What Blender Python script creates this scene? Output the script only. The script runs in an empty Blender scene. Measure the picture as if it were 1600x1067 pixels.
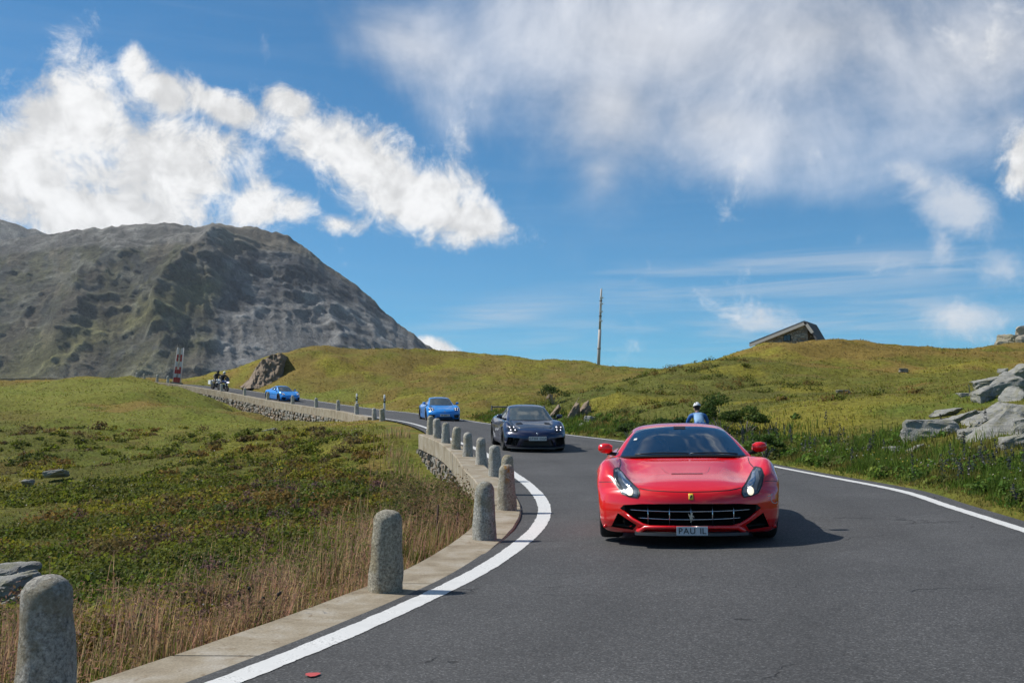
import bpy, bmesh, math, random
import numpy as np
from mathutils import Vector, Matrix, noise as mnoise
from mathutils.bvhtree import BVHTree

random.seed(7)
RNG = np.random.default_rng(11)
scene = bpy.context.scene
COL = scene.collection
R = math.radians

# ------------------------------------------------------------------ camera
FPX, CAM_H, PITCH = 1650.0, 1.2, math.atan((677 - 533.5) / 1650.0)
cam_data = bpy.data.cameras.new('camera')
cam_data.sensor_width = 36.0
cam_data.lens = 36.0 * FPX / 1600.0
cam_data.clip_start = 0.1
cam_data.clip_end = 20000
cam = bpy.data.objects.new('camera', cam_data)
COL.objects.link(cam)
cam.location = (0, 0, CAM_H)
cam.rotation_euler = (math.pi / 2 + PITCH, 0, 0)
scene.camera = cam
scene.render.resolution_x, scene.render.resolution_y = 1024, 682

CF = Vector((0, math.cos(PITCH), math.sin(PITCH)))
CU = Vector((0, -math.sin(PITCH), math.cos(PITCH)))


def pdir(px, py):
    return CF * FPX + Vector((1, 0, 0)) * (px - 800) + CU * (533.5 - py)


def at(px, py, Y):
    """surveyed point: seen at pixel (px,py) of the 1600-wide photo, Y metres ahead"""
    d = pdir(px, py)
    k = Y / d.y
    return Vector((d.x * k, Y, CAM_H + d.z * k))


# ------------------------------------------------------------------ light
SUN_EL, SUN_AZ_VEC = R(47), Vector((-0.965, 0.26))      # where the sun stands
sv = Vector((SUN_AZ_VEC.x * math.cos(SUN_EL), SUN_AZ_VEC.y * math.cos(SUN_EL), math.sin(SUN_EL))).normalized()
sun_data = bpy.data.lights.new('sun', 'SUN')
sun_data.energy = 5.0
sun_data.angle = R(0.6)
sun_data.color = (1.0, 0.95, 0.87)
sun = bpy.data.objects.new('sun', sun_data)
COL.objects.link(sun)
sun.rotation_euler = (-sv).to_track_quat('-Z', 'Y').to_euler()
scene.view_settings.view_transform = 'Standard'
scene.view_settings.look = 'None'
scene.view_settings.exposure = 0.08
scene.view_settings.gamma = 1.0

world = bpy.data.worlds.new('World')
scene.world = world
world.use_nodes = True
WN = world.node_tree
WN.nodes.clear()


class NB:
    """small helper to write node maths"""
    def __init__(self, tree):
        self.t = tree

    def node(self, kind, **kw):
        n = self.t.nodes.new(kind)
        for k, v in kw.items():
            setattr(n, k, v)
        return n

    def put(self, sock, v):
        if isinstance(v, bpy.types.NodeSocket):
            self.t.links.new(v, sock)
        elif v is not None:
            sock.default_value = v

    def m(self, op, a, b=None, c=None, clamp=False):
        n = self.node('ShaderNodeMath', operation=op, use_clamp=clamp)
        for s, v in zip(n.inputs, (a, b, c)):
            self.put(s, v)
        return n.outputs[0]

    def vm(self, op, a, b=None, scale=None):
        n = self.node('ShaderNodeVectorMath', operation=op)
        self.put(n.inputs[0], a)
        if b is not None:
            self.put(n.inputs[1], b)
        if scale is not None:
            self.put(n.inputs['Scale'], scale)
        return n.outputs['Value'] if op in ('DOT_PRODUCT', 'LENGTH', 'DISTANCE') else n.outputs[0]

    def sstep(self, x, lo, hi, a=0.0, b=1.0):
        n = self.node('ShaderNodeMapRange', interpolation_type='SMOOTHSTEP')
        for s, v in zip(n.inputs, (x, lo, hi, a, b)):
            self.put(s, v)
        return n.outputs[0]

    def noise(self, vec, scale, detail=4, rough=0.55, dist=0.0, dim='3D'):
        n = self.node('ShaderNodeTexNoise', noise_dimensions=dim)
        self.put(n.inputs['Vector'], vec)
        n.inputs['Scale'].default_value = scale
        n.inputs['Detail'].default_value = detail
        n.inputs['Roughness'].default_value = rough
        n.inputs['Distortion'].default_value = dist
        return n.outputs['Fac']

    def mix(self, f, a, b, mode='MIX'):
        n = self.node('ShaderNodeMix', data_type='RGBA', blend_type=mode)
        self.put(n.inputs[0], f)
        for s, v in ((n.inputs[6], a), (n.inputs[7], b)):
            if isinstance(v, tuple):
                v = (v + (1,))[:4]
            self.put(s, v)
        return n.outputs[2]

    def ramp(self, f, stops, mode='LINEAR'):
        n = self.node('ShaderNodeValToRGB')
        n.color_ramp.interpolation = mode
        el = n.color_ramp.elements
        while len(el) < len(stops):
            el.new(0.5)
        for e, (p, c) in zip(el, stops):
            e.position = p
            e.color = (tuple(c) + (1,))[:4] if not isinstance(c, (int, float)) else (c, c, c, 1)
        self.put(n.inputs[0], f)
        return n.outputs[0]



def blob_sum(nb, d, blobs):
    """soft union of ellipses on the sky, given as (px,py,rx,ry,rot[,weight]) in photo pixels"""
    out = None
    for b in blobs:
        px, py, rx, ry = b[:4]
        rot = R(b[4] if len(b) > 4 else 0)
        w = b[5] if len(b) > 5 else 1.0
        c = pdir(px, py).normalized()
        k = math.cos(math.atan(math.hypot(px - 800, py - 533) / FPX))
        yax = c.copy()                                   # radial axis
        xax = Vector((c.y, -c.x, 0)).normalized()        # to the right
        zax = xax.cross(yax)                             # up
        xr = xax * math.cos(rot) - zax * math.sin(rot)
        zr = xax * math.sin(rot) + zax * math.cos(rot)
        M = Matrix((xr, yax, zr)).transposed()
        mp = nb.node('ShaderNodeMapping', vector_type='TEXTURE')
        mp.inputs['Location'].default_value = c
        mp.inputs['Rotation'].default_value = M.to_euler()
        q = 1.75
        mp.inputs['Scale'].default_value = (rx / FPX * k * q, 3.0, ry / FPX * k * q)
        nb.put(mp.inputs['Vector'], d)
        g = nb.node('ShaderNodeTexGradient', gradient_type='SPHERICAL')
        nb.put(g.inputs[0], mp.outputs[0])
        g = g.outputs['Fac']
        if w != 1.0: g = nb.m('MULTIPLY', g, w)
        out = g if out is None else nb.m('SMOOTH_MAX', out, g, 0.2)
    return out


CUMULUS = [(20, 275, 170, 110), (110, 185, 95, 80, -20), (212, 105, 26, 34), (255, 140, 60, 34, 25), (270, 275, 150, 88),
           (345, 165, 85, 28, 22), (395, 322, 75, 48), (170, 335, 240, 55),
           (455, 165, 50, 30, 25), (490, 215, 80, 46, 28), (570, 250, 110, 66, 35), (650, 310, 115, 54, 24), (730, 345, 60, 34, 20),
           (690, 545, 40, 18, 20), (530, 352, 40, 18, 0, .8), (452, 325, 40, 30, 0, .9),
           (1612, 250, 50, 55, 0, 0.85)]
WISP = [(1495, 325, 70, 42, 35), (1440, 285, 50, 22, 35, .75), (1472, 385, 22, 40, 0, .7), (1580, 425, 50, 34, 30, .8), (1505, 497, 60, 30, 0, .75), (1205, 500, 60, 26, 0, .6),
        (690, 470, 40, 50, 20, .4), (412, 60, 14, 60, -15, .4), (110, 60, 40, 40, 0, .35)]
VEIL = [(1020, 60, 330, 150, 8), (960, 170, 140, 130, 20), (1280, 50, 420, 150), (940, 265, 60, 70, 0, 0.75), (1120, 190, 200, 95, 10, 0.9),
        (1550, 70, 280, 140), (640, 70, 210, 90, 20, 0.8), (1570, 190, 110, 60, 0, 0.7), (1320, 190, 150, 60, 0, 0.5), (700, 170, 180, 50, 20, 0.5)]


def build_world():
    nb = NB(WN)
    out = nb.node('ShaderNodeOutputWorld')
    sky = nb.node('ShaderNodeTexSky', sky_type='NISHITA', sun_disc=False)
    sky.sun_elevation = SUN_EL
    sky.sun_rotation = math.atan2(sv.x, sv.y)
    sky.altitude = 2000
    sky.air_density = 1.0
    sky.dust_density = 0.2
    sky.ozone_density = 3.0
    tc = nb.node('ShaderNodeTexCoord')
    d = tc.outputs['Generated']
    sp = nb.node('ShaderNodeSeparateXYZ')
    nb.put(sp.inputs[0], d)
    x, y, z = sp.outputs
    skyc = nb.vm('MULTIPLY', sky.outputs[0], SKY_TINT)
    K = CLOUD_K

    def background(col):
        b = nb.node('ShaderNodeBackground')
        nb.put(b.inputs[0], col)
        b.inputs[1].default_value = SKY_STRENGTH
        return b.outputs[0]

    def grey(s, tint):
        return nb.vm('SCALE', nb.vm('MULTIPLY', (K, K, K), tint), scale=s)

    # the part of the sky the photograph shows: its clouds one by one
    bs = blob_sum(nb, d, CUMULUS)
    off = nb.vm('ADD', d, (sv.x * .016, sv.y * .016, sv.z * .016))
    n1, n2 = nb.noise(d, 7.5, 7, .64, .45), nb.noise(d, 26.0, 8, .70, .45)
    m1, m2 = nb.noise(off, 7.5, 3, .58, .25), nb.noise(off, 30.0, 2, .6, .25)
    n = nb.m('MULTIPLY_ADD', n2, .42, nb.m('MULTIPLY', n1, .58))
    mm = nb.m('MULTIPLY_ADD', m2, .42, nb.m('MULTIPLY', m1, .58))
    d0 = nb.m('MULTIPLY_ADD', nb.m('SUBTRACT', n, .5), 2.3, bs)
    alpha = nb.m('MULTIPLY', nb.sstep(d0, .26, .68), nb.sstep(bs, .02, .18))
    lit = nb.sstep(nb.m('SUBTRACT', mm, n), -.09, .12, 1.0, 0.0)
    core = nb.sstep(d0, .35, 1.0)
    shade = nb.m('ADD', nb.m('MULTIPLY_ADD', lit, .28, .67), nb.m('MULTIPLY', core, .06))
    vs = blob_sum(nb, d, VEIL)
    vn = nb.noise(d, 4.6, 7, .56, .4)
    vd = nb.m('MULTIPLY_ADD', nb.m('SUBTRACT', nb.m('MULTIPLY_ADD', n1, .35, nb.m('MULTIPLY', vn, .65)), .5), 2.3, vs)
    valpha = nb.m('MULTIPLY', nb.m('MULTIPLY', nb.sstep(vd, .18, 1.1), .90), nb.sstep(vs, .0, .22))
    vshade = nb.sstep(nb.m('MULTIPLY_ADD', n1, .4, nb.m('MULTIPLY', vn, .6)), .34, .66, .52, .90)
    st = nb.node('ShaderNodeMapping')
    st.inputs['Scale'].default_value = (2.0, 2.0, 26.0)
    st.inputs['Rotation'].default_value = (0, R(7), 0)
    nb.put(st.inputs[0], d)
    cn = nb.noise(st.outputs[0], 2.2, 5, .6, .6)
    cs = blob_sum(nb, d, [(1220, 432, 300, 34, -3), (780, 492, 150, 20, -12, .9), (1260, 505, 380, 36, -2)])
    calpha = nb.m('MULTIPLY', nb.m('MULTIPLY', nb.sstep(cn, .40, .75), cs), .8)
    ws = blob_sum(nb, d, WISP)
    wa = nb.m('MULTIPLY', nb.m('MULTIPLY', nb.sstep(nb.m('MULTIPLY_ADD', nb.m('SUBTRACT', n, .5), 2.4, ws), .25, .95), nb.sstep(ws, .0, .25)), .75)
    c = nb.mix(calpha, skyc, (K * .62, K * .68, K * .76))
    c = nb.mix(valpha, c, grey(vshade, (.95, .98, 1.05)))
    c = nb.mix(wa, c, (K * .80, K * .82, K * .86))
    c = nb.mix(alpha, c, grey(shade, (1.0, 1.0, 1.0)))
    seen = background(c)
    # everywhere else: the same broken cloud from plain noise
    r0 = nb.noise(d, 3.4, 4, .6, .3)
    ra = nb.m('MULTIPLY', nb.sstep(r0, .52, .66), nb.sstep(z, .0, .12))
    rest = background(nb.mix(ra, skyc, grey(nb.sstep(r0, .5, .8, .60, .86), (1, 1, 1))))
    # inside the field of view: |x/y| < 0.62, not too high
    inview = nb.m('MULTIPLY', nb.m('LESS_THAN', nb.m('ABSOLUTE', x), nb.m('MULTIPLY', y, .62)), nb.m('LESS_THAN', z, nb.m('MULTIPLY', y, .55)))
    ms = nb.node('ShaderNodeMixShader')
    nb.put(ms.inputs[0], inview)
    nb.put(ms.inputs[1], rest)
    nb.put(ms.inputs[2], seen)
    WN.links.new(ms.outputs[0], out.inputs[0])
    world.cycles.sampling_method = 'MANUAL'
    world.cycles.sample_map_resolution = 512


SKY_TINT = (0.38, 0.88, 1.05)
CLOUD_K, SKY_STRENGTH = 9.3, 0.10
build_world()
# ------------------------------------------------------------------ helpers
def tag(o, label=None, cat=None, group=None, kind=None):
    if label: o['label'] = label
    if cat: o['category'] = cat
    if group: o['group'] = group
    if kind: o['kind'] = kind
    return o


def empty(name, loc=(0, 0, 0), rot=(0, 0, 0)):
    o = bpy.data.objects.new(name, None)
    o.empty_display_size = 0.2
    COL.objects.link(o)
    o.location = loc
    o.rotation_euler = rot
    return o


def link(name, me, parent=None, loc=None, rot=None, scale=None):
    o = bpy.data.objects.new(name, me)
    COL.objects.link(o)
    if parent is not None: o.parent = parent
    if loc is not None: o.location = loc
    if rot is not None: o.rotation_euler = rot
    if scale is not None: o.scale = scale
    return o


def mesh(name, verts, faces, mats=None, smooth=True):
    me = bpy.data.meshes.new(name)
    me.from_pydata([tuple(v) for v in verts], [], [tuple(f) for f in faces])
    if mats is not None:
        for mm in (mats if isinstance(mats, (list, tuple)) else [mats]):
            me.materials.append(mm)
    if smooth:
        me.polygons.foreach_set('use_smooth', [True] * len(me.polygons))
    me.update()
    return me


def obj(name, verts, faces, mats=None, parent=None, smooth=True, **kw):
    return link(name, mesh(name, verts, faces, mats, smooth), parent, **kw)


def np_mesh(name, V, F, mats=None, smooth=False, col=None):
    """fast mesh from numpy arrays; F is (n,3) or (n,4); col is per-vertex rgb"""
    me = bpy.data.meshes.new(name)
    V = np.asarray(V, dtype=np.float32)
    F = np.asarray(F, dtype=np.int32)
    k = F.shape[1]
    me.vertices.add(len(V))
    me.vertices.foreach_set('co', V.ravel())
    me.loops.add(F.size)
    me.loops.foreach_set('vertex_index', F.ravel())
    me.polygons.add(len(F))
    me.polygons.foreach_set('loop_start', np.arange(0, F.size, k, dtype=np.int32))
    if smooth:
        me.polygons.foreach_set('use_smooth', np.ones(len(F), dtype=bool))
    if col is not None:
        at_ = me.color_attributes.new('col', 'FLOAT_COLOR', 'POINT')
        c4 = np.ones((len(V), 4), dtype=np.float32)
        c4[:, :3] = col
        at_.data.foreach_set('color', c4.ravel())
    for mm in (mats if isinstance(mats, (list, tuple)) else [mats]):
        if mm is not None: me.materials.append(mm)
    me.update(calc_edges=True)
    me.validate()
    return me


def grid_faces(nu, nv, flip=False):
    i = np.arange(nu - 1)[:, None] * nv + np.arange(nv - 1)[None, :]
    i = i.ravel()
    f = np.stack([i, i + 1, i + nv + 1, i + nv], 1)
    return f[:, ::-1] if flip else f


def box_data(cx, cy, cz, sx, sy, sz):
    v = [(cx + dx * sx / 2, cy + dy * sy / 2, cz + dz * sz / 2) for dx in (-1, 1) for dy in (-1, 1) for dz in (-1, 1)]
    f = [(0, 1, 3, 2), (4, 6, 7, 5), (0, 4, 5, 1), (2, 3, 7, 6), (0, 2, 6, 4), (1, 5, 7, 3)]
    return v, f


def join(*parts):
    V, F = [], []
    for v, f in parts:
        b = len(V)
        V += [tuple(p) for p in v]
        F += [tuple(i + b for i in q) for q in f]
    return V, F


def tube_data(pts, rad, n=8, cap=True):
    pts = [Vector(p) for p in pts]
    rads = rad if isinstance(rad, (list, tuple)) else [rad] * len(pts)
    V, F = [], []
    for i, p in enumerate(pts):
        t = (pts[min(i + 1, len(pts) - 1)] - pts[max(i - 1, 0)]).normalized()
        ref = Vector((0, 0, 1)) if abs(t.z) < 0.9 else Vector((1, 0, 0))
        a = t.cross(ref).normalized()
        b = t.cross(a)
        for k in range(n):
            w = 2 * math.pi * k / n
            V.append(p + (a * math.cos(w) + b * math.sin(w)) * rads[i])
    for i in range(len(pts) - 1):
        for k in range(n):
            k2 = (k + 1) % n
            F.append((i * n + k, i * n + k2, (i + 1) * n + k2, (i + 1) * n + k))
    if cap:
        F.append(tuple(range(n))[::-1])
        F.append(tuple((len(pts) - 1) * n + k for k in range(n)))
    return V, F


def lathe_data(prof, n=24, axis='z'):
    """prof: (r, h) pairs"""
    V, F = [], []
    for r, h in prof:
        for k in range(n):
            w = 2 * math.pi * k / n
            V.append((r * math.cos(w), r * math.sin(w), h) if axis == 'z' else (h, r * math.cos(w), r * math.sin(w)))
    for i in range(len(prof) - 1):
        for k in range(n):
            k2 = (k + 1) % n
            F.append((i * n + k, i * n + k2, (i + 1) * n + k2, (i + 1) * n + k))
    F.append(tuple(range(n))[::-1])
    F.append(tuple((len(prof) - 1) * n + k for k in range(n)))
    return V, F


def new_mat(name):
    m_ = bpy.data.materials.new(name)
    m_.use_nodes = True
    nt = m_.node_tree
    return m_, NB(nt), nt.nodes['Principled BSDF']


def bump(nb, bsdf, h, strength=0.5, dist=0.02):
    b = nb.node('ShaderNodeBump')
    b.inputs['Strength'].default_value = strength
    b.inputs['Distance'].default_value = dist
    nb.put(b.inputs['Height'], h)
    nb.t.links.new(b.outputs[0], bsdf.inputs['Normal'])


def plain(name, col, rough=0.6, metal=0.0, coat=0.0, spec=0.5, var=0.12, scale=30):
    """simple surface with slight procedural mottling"""
    m_, nb, b = new_mat(name)
    tc = nb.node('ShaderNodeTexCoord')
    n = nb.noise(tc.outputs['Object'], scale, 4)
    k = nb.m('MULTIPLY_ADD', n, 2 * var, 1 - var)
    c = nb.vm('SCALE', nb.vm('MULTIPLY', (1, 1, 1), tuple(col)), scale=k)
    nb.put(b.inputs['Base Color'], c)
    b.inputs['Roughness'].default_value = rough
    b.inputs['Metallic'].default_value = metal
    b.inputs['Coat Weight'].default_value = coat
    b.inputs['Coat Roughness'].default_value = 0.04
    b.inputs['Specular IOR Level'].default_value = spec
    return m_


def _hash(ix, iy, seed):
    h = (ix.astype(np.int64) * 374761393 + iy.astype(np.int64) * 668265263 + seed * 974711) & 0x7fffffff
    h = ((h ^ (h >> 13)) * 1274126177) & 0x7fffffff
    return ((h ^ (h >> 16)) & 0xffff) / 65535.0


def vnoise(x, y, seed=0):
    ix, iy = np.floor(x), np.floor(y)
    fx, fy = x - ix, y - iy
    fx, fy = fx * fx * (3 - 2 * fx), fy * fy * (3 - 2 * fy)
    a, b = _hash(ix, iy, seed), _hash(ix + 1, iy, seed)
    c, d = _hash(ix, iy + 1, seed), _hash(ix + 1, iy + 1, seed)
    return (a * (1 - fx) + b * fx) * (1 - fy) + (c * (1 - fx) + d * fx) * fy


def fbm(x, y, oct=4, seed=0, gain=0.5):
    s, amp, tot = 0, 1.0, 0
    for o in range(oct):
        s = s + amp * vnoise(x * 2 ** o, y * 2 ** o, seed + o * 17)
        tot += amp
        amp *= gain
    return s / tot


def sm(x, lo, hi):
    t = np.clip((x - lo) / (hi - lo), 0, 1)
    return t * t * (3 - 2 * t)


def crw(t, n):
    """Catmull-Rom weights: rows for parameters t in [0,n-1]"""
    t = np.clip(np.asarray(t, float), 0, n - 1 - 1e-9)
    i = np.floor(t).astype(int)
    f = t - i
    w = np.stack([-.5 * f + f**2 - .5 * f**3, 1 - 2.5 * f**2 + 1.5 * f**3, .5 * f + 2 * f**2 - 1.5 * f**3, -.5 * f**2 + .5 * f**3], 1)
    W = np.zeros((len(t), n + 2))
    for k in range(4):
        W[np.arange(len(t)), i + k] += w[:, k]
    # phantom ends: p[-1]=2p0-p1
    out = W[:, 1:-1].copy()
    out[:, 0] += 2 * W[:, 0]; out[:, 1] -= W[:, 0]
    out[:, -1] += 2 * W[:, -1]; out[:, -2] -= W[:, -1]
    return out


# ------------------------------------------------------------------ road layout: painted edge lines, left and right
ROAD = np.array([
    # L x, y, z           R x, y, z        kerb height, drop outside the kerb
    (-11.5, -12, 0.0,     -5.2, -13, .1,    -.004, .12),
    (-6.8, -6, 0.0,       -0.6, -6.4, .1,   -.004, .12),
    (-3.50, 0, -.05,        2.3, 0, .1,      -.004, .12),
    (-1.60, 5.0, -.05,      4.2, 5.2, .1,    -.004, .12),
    (-0.66, 8.15, -.045,     5.0, 8.5, .11,   -.004, .12),
    (-0.09, 10.7, -.025,      5.55, 11.2, .13, -.004, .12),
    (0.36, 14.0, 0.005,     6.0, 14.6, .2,   .04, .12),
    (0.50, 17.0, 0.08,     6.25, 17.2, .28, .05, .15),
    (0.33, 20.2, 0.21,     6.32, 21.5, .34, .08, .25),
    (-0.02, 23.4, 0.35,     6.2, 25.0, .42,  .12, .45),
    (-0.45, 27.3, 0.52,    5.6, 29.5, .62,  .15, .70),
    (-1.04, 31.0, 0.75,    4.6, 33.2, .80,  .17, .80),
    (-1.95, 35.0, 0.98,    3.4, 37.5, .98,  .17, .60),
    (-2.75, 39.0, 1.22,    2.0, 42.5, 1.17, .04, .08),
    (-3.7, 44.0, 1.48,     0.6, 47.0, 1.42, .02, .05),
    (-5.2, 51.0, 1.76,    -1.3, 53.5, 1.70, .02, .12),
    (-7.3, 58.5, 2.05,    -3.2, 60.5, 2.02, .06, .30),
    (-10.4, 67.0, 2.50,   -6.3, 69.5, 2.50, .14, .55),
    (-14.4, 76.0, 3.00,  -10.2, 78.8, 3.00, .18, 1.0),
    (-19.3, 86.0, 3.72,  -15.2, 88.8, 3.72, .20, 1.35),
    (-25.6, 95.0, 4.78,  -22.0, 98.6, 4.78, .20, .60),
    (-33.0, 102.5, 5.90, -30.0, 107.0, 5.90, .15, .10),
    (-41.5, 108.0, 6.65, -39.5, 113.0, 6.65, .10, .10),
    (-52.0, 112.0, 6.90, -51.0, 117.5, 6.90, .10, .10),
    (-70.0, 115.0, 6.50, -70.0, 121.0, 6.50, .10, .10),
])
NST = len(ROAD)
# resample evenly by left-edge arc length
_t = np.linspace(0, NST - 1, 3000)
_P = crw(_t, NST) @ ROAD
_arc = np.concatenate([[0], np.cumsum(np.linalg.norm(np.diff((_P[:, :2] + _P[:, 3:5]) / 2, axis=0), axis=1))])
SLEN = _arc[-1]
NR = 700
RS = np.linspace(0, SLEN, NR)                           # arc stations
RP = np.stack([np.interp(RS, _arc, _P[:, k]) for k in range(8)], 1)
RL, RRt = RP[:, :3], RP[:, 3:6]
RX = RRt - RL
RX2 = RX[:, :2] / np.linalg.norm(RX[:, :2], axis=1)[:, None]      # unit vector across, left to right
RW = np.linalg.norm(RX[:, :2], axis=1)
RSLOPE = RX[:, 2] / RW


BOFF_Y = [(-20, .42), (9, .43), (12, .50), (16, .60), (19, .70), (22, .80), (36, .85), (40, .7), (200, .75)]


def boff(y):
    """distance of the bollard row left of the painted line"""
    return np.interp(y, [p[0] for p in BOFF_Y], [p[1] for p in BOFF_Y])


def s_at_y(y):
    """arc station whose left line is y metres ahead"""
    return float(np.interp(y, RL[:, 1], RS))


def road_pt(s, off, dz=0.0):
    """point at arc station s, off metres right of the left line"""
    g = [np.interp(s, RS, RL[:, k]) for k in range(3)]
    ux, uy = np.interp(s, RS, RX2[:, 0]), np.interp(s, RS, RX2[:, 1])
    sl = np.interp(s, RS, RSLOPE)
    return Vector((g[0] + ux * off, g[1] + uy * off, g[2] + sl * max(off, -0.3) + dz))


def road_coords(x, y):
    """(arc station, offset right of left line, width, surface z, kerb h) of the nearest station for arrays x, y"""
    C = (RL[:, :2] + RRt[:, :2]) / 2
    s = np.empty(len(x)); off = np.empty(len(x)); w = np.empty(len(x)); z = np.empty(len(x)); kh = np.empty(len(x))
    for a in range(0, len(x), 20000):
        b = slice(a, a + 20000)
        d2 = (x[b, None] - C[None, :, 0])**2 + (y[b, None] - C[None, :, 1])**2
        i = d2.argmin(1)
        s[b] = RS[i]
        off[b] = (x[b] - RL[i, 0]) * RX2[i, 0] + (y[b] - RL[i, 1]) * RX2[i, 1]
        w[b] = RW[i]
        z[b] = RL[i, 2] + RSLOPE[i] * np.clip(off[b], -0.3, RW[i] + 0.4)
        kh[b] = RP[i, 6]
    return s, off, w, z, kh


# ------------------------------------------------------------------ terrain surface from surveyed points
CTRL = []
def C_(px, py, Y): CTRL.append(tuple(at(px, py, Y)))
# bowl on the left
for p in [(0, 905, 13), (-200, 905, 14), (150, 880, 13.5), (300, 850, 15), (420, 800, 18.5), (300, 780, 24), (100, 830, 20), (-150, 830, 22),
          (500, 770, 22), (560, 735, 27), (600, 705, 34), (560, 690, 40), (500, 700, 40), (430, 730, 33), (620, 683, 41), (590, 676, 48),
          (0, 762, 33), (160, 737, 39), (300, 702, 49), (400, 672, 60), (440, 661, 66), (-200, 790, 32), (-400, 800, 32),
          (0, 690, 52), (200, 665, 62), (330, 648, 70), (400, 645, 76), (100, 640, 72), (-150, 660, 66), (-400, 680, 60),
          (0, 625, 86), (150, 612, 90), (250, 605, 92), (320, 625, 85), (0, 606, 100), (100, 598, 101), (190, 590, 101), (235, 589, 101), (290, 601, 99),
          (-200, 612, 100), (-400, 620, 95), (520, 672, 60), (480, 676, 64), (560, 668, 57),
          (250, 990, 7.6), (100, 1000, 8.5), (-200, 1010, 9)]:
    C_(*p)
# middle hill
for p in [(700, 632, 72), (800, 628, 70), (760, 645, 60), (600, 625, 84), (500, 612, 95), (600, 590, 105), (750, 590, 100), (880, 600, 88),
          (435, 556, 112), (500, 553, 122), (600, 552, 128), (700, 554, 128), (800, 559, 126), (937, 571, 120), (1010, 578, 116), (450, 590, 104),
          (820, 640, 60), (950, 592, 98)]:
    C_(*p)
# right hill
for p in [(1000, 655, 43), (905, 650, 47), (960, 625, 50), (890, 632, 54), (930, 612, 56), (970, 596, 60), (1015, 581, 63), (1090, 567, 68), (1150, 557, 75), (1180, 551, 80), (1230, 547, 84),
          (890, 650, 63), (940, 636, 68), (990, 618, 74), (1040, 600, 80), (1100, 580, 86), (1280, 546, 85), (1340, 547, 85), (1400, 545, 85), (1500, 541, 84),
          (1600, 542, 82), (1800, 540, 80), (1100, 650, 38), (1200, 665, 33), (1200, 620, 48), (1300, 620, 45), (1400, 600, 48), (1300, 570, 64), (1150, 592, 56),
          (1350, 690, 25), (1500, 700, 21.5), (1600, 700, 19.5), (1500, 640, 30), (1600, 610, 32), (1420, 660, 30), (1600, 740, 16.5), (1800, 720, 16), (1800, 600, 34),
          (1900, 560, 60), (1250, 660, 32)]:
    C_(*p)
# beyond the crests the ground falls away
CTRL += [(-40, 150, 4), (-15, 160, 5), (10, 158, 5), (30, 140, 5), (45, 130, 6), (60, 110, 7), (70, 85, 8), (-70, 135, 4), (-100, 110, 4), (-60, 100, 5.8), (-80, 80, 4),
         (-70, 50, 1), (-60, 20, 0), (-40, 5, -1), (-30, -15, -1), (30, 0, 3), (25, -15, 2.5), (45, 15, 5), (40, 40, 7), (60, 50, 9), (15, -20, 1), (-12, 2, -.6), (-9, -8, -.3), (12, 4, 1.2), (10, 9, .75)]
for i in range(0, NR, 9):
    s = RS[i]
    w = RW[i]
    drop = RP[i, 7]
    bo = float(boff(RL[i, 1]))
    for o_, dz in ((-bo - .45, -drop), (-bo - 1.4, -drop * 1.05 - .12), (w + 0.45, 0.0), (w + 1.3, 0.10)):
        p = road_pt(s, o_)
        CTRL.append((p.x, p.y, p.z + dz))
CTRL = np.array(CTRL)


def tps(P, z, lam):
    n = len(P)
    d = np.linalg.norm(P[:, None] - P[None], axis=2)
    K = np.where(d > 0, d * d * np.log(d + 1e-12), 0) + lam * np.eye(n)
    A = np.zeros((n + 3, n + 3))
    A[:n, :n] = K
    A[:n, n] = 1; A[:n, n + 1:] = P
    A[n, :n] = 1; A[n + 1:, :n] = P.T
    return np.linalg.solve(A, np.concatenate([z, np.zeros(3)]))


_sc = 20.0
TW = tps(CTRL[:, :2] / _sc, CTRL[:, 2], 0.004)


def tps_eval(x, y):
    out = np.empty(len(x))
    P = CTRL[:, :2] / _sc
    for a in range(0, len(x), 20000):
        b = slice(a, a + 20000)
        X, Y = x[b] / _sc, y[b] / _sc
        d2 = (X[:, None] - P[None, :, 0])**2 + (Y[:, None] - P[None, :, 1])**2
        out[b] = (0.5 * d2 * np.log(d2 + 1e-12)) @ TW[:-3] + TW[-3] + TW[-2] * X + TW[-1] * Y
    return out


def spaced(lo, hi, a, b, fine, grow):
    mid = list(np.arange(a, b, fine))
    st, x = fine, b
    up = []
    while x < hi:
        up.append(x); st *= grow; x += st
    up.append(hi)
    st, x = fine, a
    dn = []
    while True:
        st *= grow; x -= st
        if x <= lo: break
        dn.append(x)
    dn.append(lo)
    return np.array(dn[::-1] + mid + up)


GX = spaced(-130, 110, -9, 13, 0.28, 1.022)
GY = spaced(-24, 190, 3, 40, 0.30, 1.016)
gx, gy = np.meshgrid(GX, GY, indexing='ij')
fx, fy = gx.ravel(), gy.ravel()
tz = tps_eval(fx, fy)
rs_, ro_, rw_, rz_, rk_ = road_coords(fx, fy)
far = np.hypot(fx, fy)
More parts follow.
